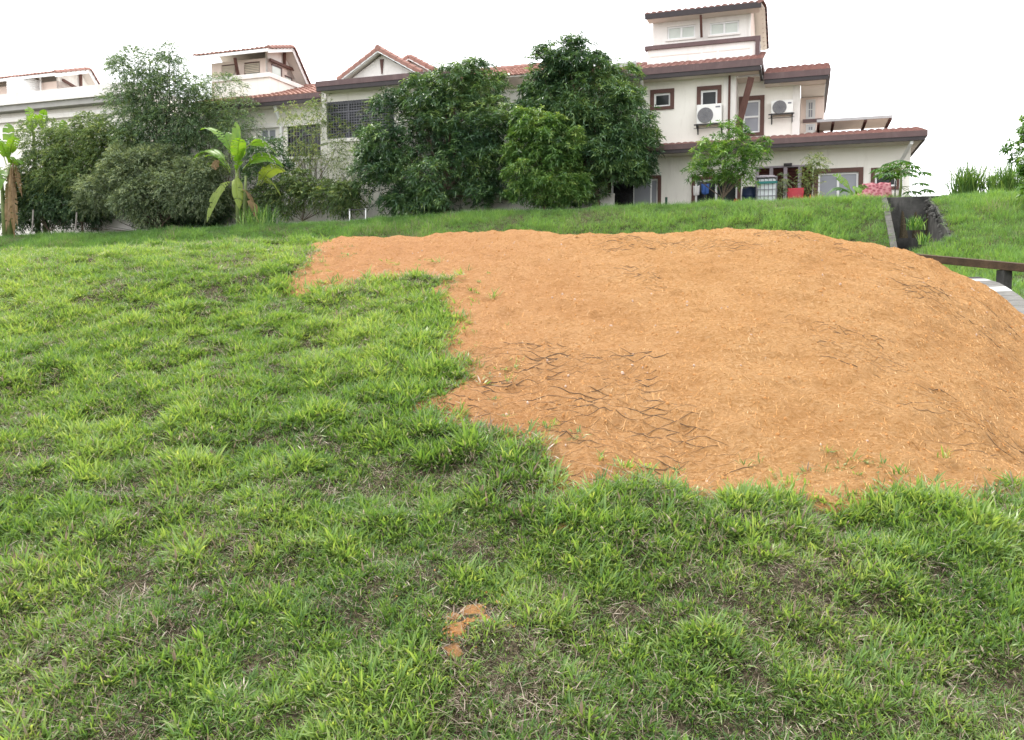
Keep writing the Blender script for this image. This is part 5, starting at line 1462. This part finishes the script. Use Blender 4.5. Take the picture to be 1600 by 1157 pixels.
# ---------------------------------------------------------------- papaya
root, loc = plant_root('papaya_plant', 1404, -4.2, 'slender papaya plant with drooping divided leaves at the right end of the house', 'papaya')
tp = PB(1408, 262, -4.2)
MB().tube([Vector(loc) - Vector((0, 0, .1)), Vector(loc) + (Vector(tp) - Vector(loc)) * .5 + Vector((.04, 0, 0)), Vector(tp)], [.06, .045, .025], 8).build('stem', m_stem, root, loc, smooth=True)
m2 = PB(1432, 320, -4.2)
def papaya_leaf(c, out_dir, R_, seed):
    r_ = random.Random(seed); V = []; Fc = []; tn = []
    o_ = np.array(out_dir, float); o_[2] = 0; o_ /= np.linalg.norm(o_) + 1e-9; s_ = np.cross(o_, [0, 0, 1.])
    for k in range(7):
        a = (k - 3) * .62; d = o_ * math.cos(a) + s_ * math.sin(a); L = R_ * (1 - .07 * abs(k - 3)) * r_.uniform(.85, 1.1); w = L * .24
        sd = np.cross(d, [0, 0, 1.]); dn = np.array([0, 0, -1.])
        for base_, dd, ll, ww in ((c, d, L, w), (c + d * L * .45 + dn * L * .12, d * .7 + sd * .7, L * .42, w * .6), (c + d * L * .45 + dn * L * .12, d * .7 - sd * .7, L * .42, w * .6)):
            s2 = np.cross(dd, [0, 0, 1.]); s2 = s2 / (np.linalg.norm(s2) + 1e-9); k0 = len(V)
            V.extend([base_, base_ + dd * ll * .5 + s2 * ww / 2 + dn * ll * .12, base_ + dd * ll + dn * ll * .5, base_ + dd * ll * .5 - s2 * ww / 2 + dn * ll * .12]); tn += [r_.uniform(.2, .8)] * 4
            Fc += [(k0, k0 + 1, k0 + 2, k0 + 3)]
    return np.array(V), np.array(Fc), np.array(tn)
for i, (x1, y1, db) in enumerate([(1386, 262, .5), (1380, 270, .4), (1400, 258, .0), (1418, 264, -.3), (1396, 274, .2), (1412, 268, .7), (1378, 262, -.2), (1392, 254, .4), (1405, 250, -.5), (1424, 258, .3), (1388, 270, -.9), (1440, 268, -.1), (1436, 285, -.6), (1445, 295, .2), (1420, 272, -.9), (1398, 264, .6), (1434, 308, .1), (1425, 298, -.4), (1414, 252, .6), (1426, 312, -.1)]):
    c = PB(x1, y1, -4.2 + db); sp = Vector(tp) + Vector((0, 0, -.05 * (i % 4))) if y1 < 290 else Vector(loc) + (Vector(tp) - Vector(loc)) * .45
    V, Fc, tn = papaya_leaf(c, c - np.array(sp), .46, i)
    lf_ = put_local('leaf', fast_mesh('leaf', V, Fc, {'tone': ('FLOAT', tn)}), m_papaya, root, loc)
    mid = (Vector(c) + sp) * .5 + Vector((0, 0, .06))
    MB().tube([sp, mid, Vector(c)], [.012, .009, .006], 5, False).build('leaf_stalk', m_stem, lf_, loc)

# ---------------------------------------------------------------- blade clumps
def blade_clump(name, px, b, wpx, hpx, n, label, cat, mat, seed, group=None, wd=.014):
    root, loc = plant_root(name, px, b, label, cat, group)
    r_ = np.random.default_rng(seed); V = []; Fc = []; tn = []
    sc_ = loc[1] / FPX; Wm, Hm = wpx * sc_, hpx * sc_
    for _ in range(n):
        bx_ = np.array([r_.normal(0, Wm * .21), r_.normal(0, Wm * .16), -.05]); az = r_.uniform(0, 6.28); ln = abs(r_.normal(.25, .22)); L = Hm * r_.uniform(.6, 1.15); cv = r_.uniform(0, .9)
        p_ = bx_.copy(); sd = np.array([-math.sin(az), math.cos(az), 0]) if r_.random() < .6 else np.array([1, 0, 0]); k0 = len(V); tt = r_.uniform()
        for i in range(5):
            w = wd * [.7, 1, .9, .6, 0][i]
            V += [p_ - sd * w, p_ + sd * w]; tn += [tt, tt]
            a_ = ln + cv * i / 4; p_ = p_ + L / 4 * np.array([math.sin(a_) * math.cos(az), math.sin(a_) * math.sin(az), math.cos(a_)])
        for i in range(4): Fc.append((k0 + i * 2, k0 + i * 2 + 1, k0 + i * 2 + 3, k0 + i * 2 + 2))
    o = mesh_obj('blades', fast_mesh('blades', np.array(V), np.array(Fc), {'tone': ('FLOAT', np.array(tn))}), mat, root)
    o['kind'] = 'stuff'
    return root
blade_clump('lemongrass', 1512, -4.6, 50, 66, 300, 'left lemongrass clump on the skyline right of the drain', 'lemongrass', m_darkairy2, 1, 'lemongrass clumps')
blade_clump('lemongrass', 1574, -4.8, 52, 62, 300, 'right lemongrass clump on the skyline near the right edge', 'lemongrass', m_darkairy2, 2, 'lemongrass clumps')
for i_, (px_w, b_w, w_w, h_w, n_w, l_w) in enumerate(blade_clump_later):
    rt_ = blade_clump('drain_weed', px_w, b_w, w_w, h_w, n_w, l_w, 'weed', m_lime, 20 + i_)
blade_clump('tall_weed', 405, -5.0, 60, 40, 300, 'tall grassy weed under the bright banana plant', 'weed', m_lime, 3)
blade_clump('red_leaf_plant', 1266, -3.4, 44, 22, 160, 'low red and orange bladed plant before the louvred doors', 'plant', leafy('red_blade', [(0, (.30, .03, .02)), (.5, (.48, .09, .045)), (.8, (.35, .28, .06)), (1, (.12, .28, .06))], .45, .3, .4), 4, wd=.022)

# ================================================================== SMALL THINGS IN THE GARDEN
def at(px, py, b): return tuple(PB(px, py, b))
# caged water container
wl_, wr_ = F(1183, 290, -2.8)[0], F(1214, 290, -2.8)[0]; zt_ = F(1198, 279, -2.8)[1]; rc_ = (wl_ + wr_) / 2
base = (rc_, -2.8, T - .05); root = empty('caged_water_container', W(*base), ROT, 'white plastic water container in a grey wire cage with a teal strap', 'container')
MB().box(wl_ + .04, wr_ - .04, -3.25, -2.4, T + .1, zt_ - .06).build('tank_body', surface('milky_plastic', (.62, .66, .66), (.50, .54, .55), 3, .4), root, base, bevel=.06)
g = MB()
for i in range(6):
    q = wl_ + (wr_ - wl_) * i / 5; g.box(q - .012, q + .012, -3.3, -3.276, T, zt_)
for i in range(6):
    z_ = T + (zt_ - T) * i / 5; g.box(wl_, wr_, -3.31, -3.285, z_ - .012, z_ + .012); g.box(wl_ - .02, wl_, -3.3, -2.4, z_ - .012, z_ + .012); g.box(wr_, wr_ + .02, -3.3, -2.4, z_ - .012, z_ + .012)
g.build('cage', m_greybar, root, base)
MB().box(wl_ - .03, wr_ + .03, -3.34, -3.315, zt_ - .26, zt_ - .17).build('strap', surface('teal_strap', (.02, .16, .15), (.015, .11, .10), 5, .5), root, base)
MB().hexa([(wl_, -3.32, zt_ - .02), (wr_, -3.32, zt_ - .02), (wr_, -2.35, zt_ - .02), (wl_, -2.35, zt_ - .02), (wl_ + .12, -3.28, zt_ + .07), (wr_ - .1, -3.28, zt_ + .05), (wr_ - .1, -2.4, zt_ + .05), (wl_ + .12, -2.4, zt_ + .07)]).build('cover', m_lilac, root, base)
# dark blue drum
c = W(F(1171, 300, -2.7)[0], -2.7, T - .05); root = empty('blue_drum', c, 0, 'dark navy drum standing left of the caged water container', 'drum')
MB().lathe((0, 0, 0), [(.27, 0), (.29, .03), (.28, .28), (.295, .30), (.28, .32), (.28, .58), (.295, .6), (.28, .62), (.27, .86), (.24, .89)], 20).build('drum_body', surface('navy_plastic', (.012, .022, .06), (.02, .03, .07), 4, .35), root, smooth=True)
MB().lathe((0, 0, .89), [(.25, 0), (.25, .03), (.22, .04)], 20).build('lid', m_metal, root)
# red plastic chair with a basin shape
c = W(F(1243, 305, -2.6)[0], -2.6, T - .03); root = empty('red_chair', c, ROT, 'dark red plastic chair beside the louvred doors', 'chair')
m_red = surface('dark_red_plastic', (.36, .02, .03), (.26, .015, .024), 4, .4)
MB().hexa([(-.26, -.25, .42), (.26, -.25, .42), (.24, .24, .40), (-.24, .24, .40), (-.26, -.25, .46), (.26, -.25, .46), (.24, .24, .44), (-.24, .24, .44)]).build('seat', m_red, root)
MB().hexa([(-.25, .22, .44), (.25, .22, .44), (.25, .26, .44), (-.25, .26, .44), (-.30, .34, .86), (.30, .34, .86), (.30, .38, .86), (-.30, .38, .86)]).build('backrest', m_red, root, bevel=.02)
for sx_ in (-1, 1):
    for sy_ in (-1, 1): MB().beam((sx_ * .23, sy_ * .22, .42), (sx_ * .28, sy_ * .27, 0), .05, .05).build('leg', m_red, root)
    MB().beam((sx_ * .28, -.22, .64), (sx_ * .28, .30, .66), .05, .04).beam((sx_ * .27, -.22, .64), (sx_ * .25, -.22, .44), .04, .04).build('armrest', m_red, root)
# dark green post by the open window
p_ = PB(1041, 318, -2.2); o = MB().tube([(0, 0, -.2), (0, 0, .66)], .05, 8).build('short_post', surface('dark_green_paint', (.02, .07, .04), (.015, .05, .03), 5, .5)); o.location = (p_[0], p_[1], T)
tag(o, 'short dark green pipe post right of the opened window', 'post')
# laundry on a line and heaped cloth
m_cloths = [surface('red_cloth', (.45, .05, .06), (.33, .04, .05), 6, .9), surface('blue_cloth', (.05, .12, .36), (.04, .09, .27), 6, .9), surface('pink_cloth', (.62, .30, .36), (.5, .2, .26), 12, .9), surface('white_cloth', (.72, .70, .68), (.6, .58, .57), 6, .9)]
def cloth_heap(px, py, b, w, hgt, m, label, seed):
    p_ = PB(px, py, b); r_ = np.random.default_rng(seed); n = 26
    gx_, gy_ = np.meshgrid(np.linspace(-1, 1, n), np.linspace(-1, 1, n)); rad = np.sqrt(gx_ ** 2 + gy_ ** 2)
    z_ = hgt * np.clip(1 - rad ** 1.6, 0, 1) * (.75 + .5 * fbm(gx_ * 2 + seed, gy_ * 2, seed, 3)) + (fbm(gx_ * 6, gy_ * 6, seed + 3, 2) - .5) * hgt * .3 * (rad < 1)
    V = np.stack([gx_ * w, gy_ * w * .6, z_], -1).reshape(-1, 3); ii = np.arange(n * n).reshape(n, n)
    Fc = np.stack([ii[:-1, :-1], ii[:-1, 1:], ii[1:, 1:], ii[1:, :-1]], -1).reshape(-1, 4)
    keepq = (np.sqrt((V[Fc][:, :, 0] / w) ** 2 + (V[Fc][:, :, 1] / w / .6) ** 2).max(1) < 1.05)
    o = mesh_obj('cloth_heap', fast_mesh('cloth_heap', V, Fc[keepq], smooth=True), m, None, (p_[0], p_[1], T - .03)); o.rotation_euler = (0, 0, ROT)
    return tag(o, label, 'cloth', 'cloths in the garden')
cloth_heap(1150, 310, -1.6, .34, .55, m_cloths[0], 'red cloth heap behind the trunks of the small bright tree', 1)
cloth_heap(1122, 310, -1.3, .28, .6, m_cloths[2], 'pink cloth heap left of the red one behind the small tree', 2)
def hung(px, py0, py1, wpx, b, m, label, seed):
    p_ = PB(px, py0, b); p2 = PB(px, py1, b); w = wpx / FPX * p_[1]; hgt = p_[2] - p2[2]; n = 9
    V = []; Fc = []
    for j in range(n):
        for i in range(n):
            u = i / (n - 1) - .5; v = j / (n - 1)
            V.append((u * w * (1 - .1 * v), .05 * math.sin(u * 14 + seed) * (.3 + v), -v * hgt - .02 * math.cos(u * 6)))
    for j in range(n - 1):
        for i in range(n - 1): Fc.append((j * n + i, j * n + i + 1, (j + 1) * n + i + 1, (j + 1) * n + i))
    me = fast_mesh('hung_cloth', np.array(V), np.array(Fc), smooth=True); o = mesh_obj('hung_cloth', me, m, None, tuple(p_)); o.rotation_euler = (0, 0, ROT)
    md = o.modifiers.new('thickness', 'SOLIDIFY'); md.thickness = .01
    return tag(o, label, 'laundry', 'laundry behind the small tree')
hung(1088, 291, 306, 10, -.75, m_cloths[3], 'white cloth hung lowest left behind the small bright tree', 1)
hung(1102, 288, 304, 12, -.75, m_cloths[1], 'blue cloth hung behind the small bright tree', 2)
l0, l1 = PB(1079, 287, -.75), PB(1160, 285, -.75)
o = MB().tube([l0, (l0 + l1) / 2 - np.array([0, 0, .04]), l1], .006, 5).build('washing_line', m_metal, None, tuple(l0)); o.location = tuple(l0)
tag(o, 'thin washing line carrying the cloths behind the small bright tree', 'washing line')
# pink patterned sheet over a low frame
m_pink, t, out = nt('pink_patterned_sheet')
p = N(t, 'ShaderNodeBsdfPrincipled'); p.inputs['Roughness'].default_value = .85
v_ = N(t, 'ShaderNodeTexVoronoi'); v_.inputs['Scale'].default_value = 9
t.links.new(wpos(t), v_.inputs['Vector'])
t.links.new(ramp(t, v_.outputs['Distance'], [(.15, (.12, .015, .03)), (.4, (.24, .05, .07)), (.75, (.36, .16, .17))]), p.inputs['Base Color']); t.links.new(p.outputs[0], out.inputs[0])
c0 = [at(1322, 322, -3.2), at(1386, 321, -3.2), at(1384, 294, -2.9), at(1352, 292, -2.9)]
p_ = PB(1356, 320, -3.0); root = empty('covered_frame', (p_[0], p_[1], T - .02), ROT, 'pink patterned sheet sloping over a low frame beside the young banana', 'covered frame')
w_ = 34 / FPX * p_[1]; hh_ = F(1356, 290, -3.0)[1] - T + .12; n = 14; V = []; Fc = []
for j in range(n):
    for i in range(n):
        u = i / (n - 1) * 2 - 1; v = j / (n - 1); xl = -1 + .78 * v; xr = 1 - .05 * v
        V.append((w_ * (xl + (xr - xl) * (u + 1) / 2), -.5 + .7 * v + .012 * math.sin(u * 9), hh_ * v * (1 - .02 * math.cos(u * 8)) + .008 * math.sin(u * 13 + v * 5)))
for j in range(n - 1):
    for i in range(n - 1): Fc.append((j * n + i, j * n + i + 1, (j + 1) * n + i + 1, (j + 1) * n + i))
o = mesh_obj('sheet', fast_mesh('sheet', np.array(V), np.array(Fc), smooth=True), m_pink, root); md = o.modifiers.new('thickness', 'SOLIDIFY'); md.thickness = .012
for sx_ in (-.15, .9): MB().tube([(w_ * sx_, .24, -.1), (w_ * sx_, .24, hh_ * .95)], .025, 6).build('leg', m_greybar, root)
# thin dark pole by the last window
p_ = PB(1398, 318, -2.4); o = MB().tube([(0, 0, -.1), (0, 0, .95)], .022, 6).build('thin_pole', m_metal); o.location = (p_[0], p_[1], T)
tag(o, 'thin dark pole in front of the last ground floor window', 'pole')
# low white garden wall and rail fence seen through gaps
r0_, r1_ = PR(155, -1.9), PR(960, -1.9)
base = (r0_, -1.9, T - .3); root = empty('garden_wall', W(*base), ROT, 'low white garden wall glimpsed behind the shrubs and mango trunks', 'wall')
MB().box(r0_, r1_, -2.0, -1.85, T - .3, T + .85).build('wall_body', m_white, root, base)
MB().box(r0_, r1_, -2.05, -1.80, T + .852, T + .92).build('coping', m_white, root, base)
fx = [PR(x_, -4.6) for x_ in (546, 571)]
base = (fx[0], -4.6, T - .1); root = empty('rail_fence', W(*base), ROT, 'low white post and rail fence left of the broad dark mango tree', 'fence')
zf = F(545, 327, -4.6)[1]
for q in fx: MB().box(q - .022, q + .022, -4.622, -4.578, T - .3, zf).build('post', m_wframe, root, base)
MB().box(fx[0], fx[-1], -4.65, -4.623, zf - .06, zf - .02).build('rail', m_metal, root, base)
# grey stakes on the left
for i, (px, y0, y1) in enumerate([(50, 328, 356), (118, 332, 352)]):
    p_ = PB(px, y1, -4.7); p2 = PB(px + 2, y0, -4.7)
    o = MB().tube([(0, 0, -.2), tuple(p2 - p_)], .04, 7).build('wooden_stake', surface('grey_wood', (.30, .28, .25), (.2, .18, .16), 8, .9)); o.location = tuple(p_)
    tag(o, ('pale grey stake standing right of the dead banana leaves', 'pale grey stake under the low scrub, second from the left edge')[i], 'stake', 'stakes under the scrub')
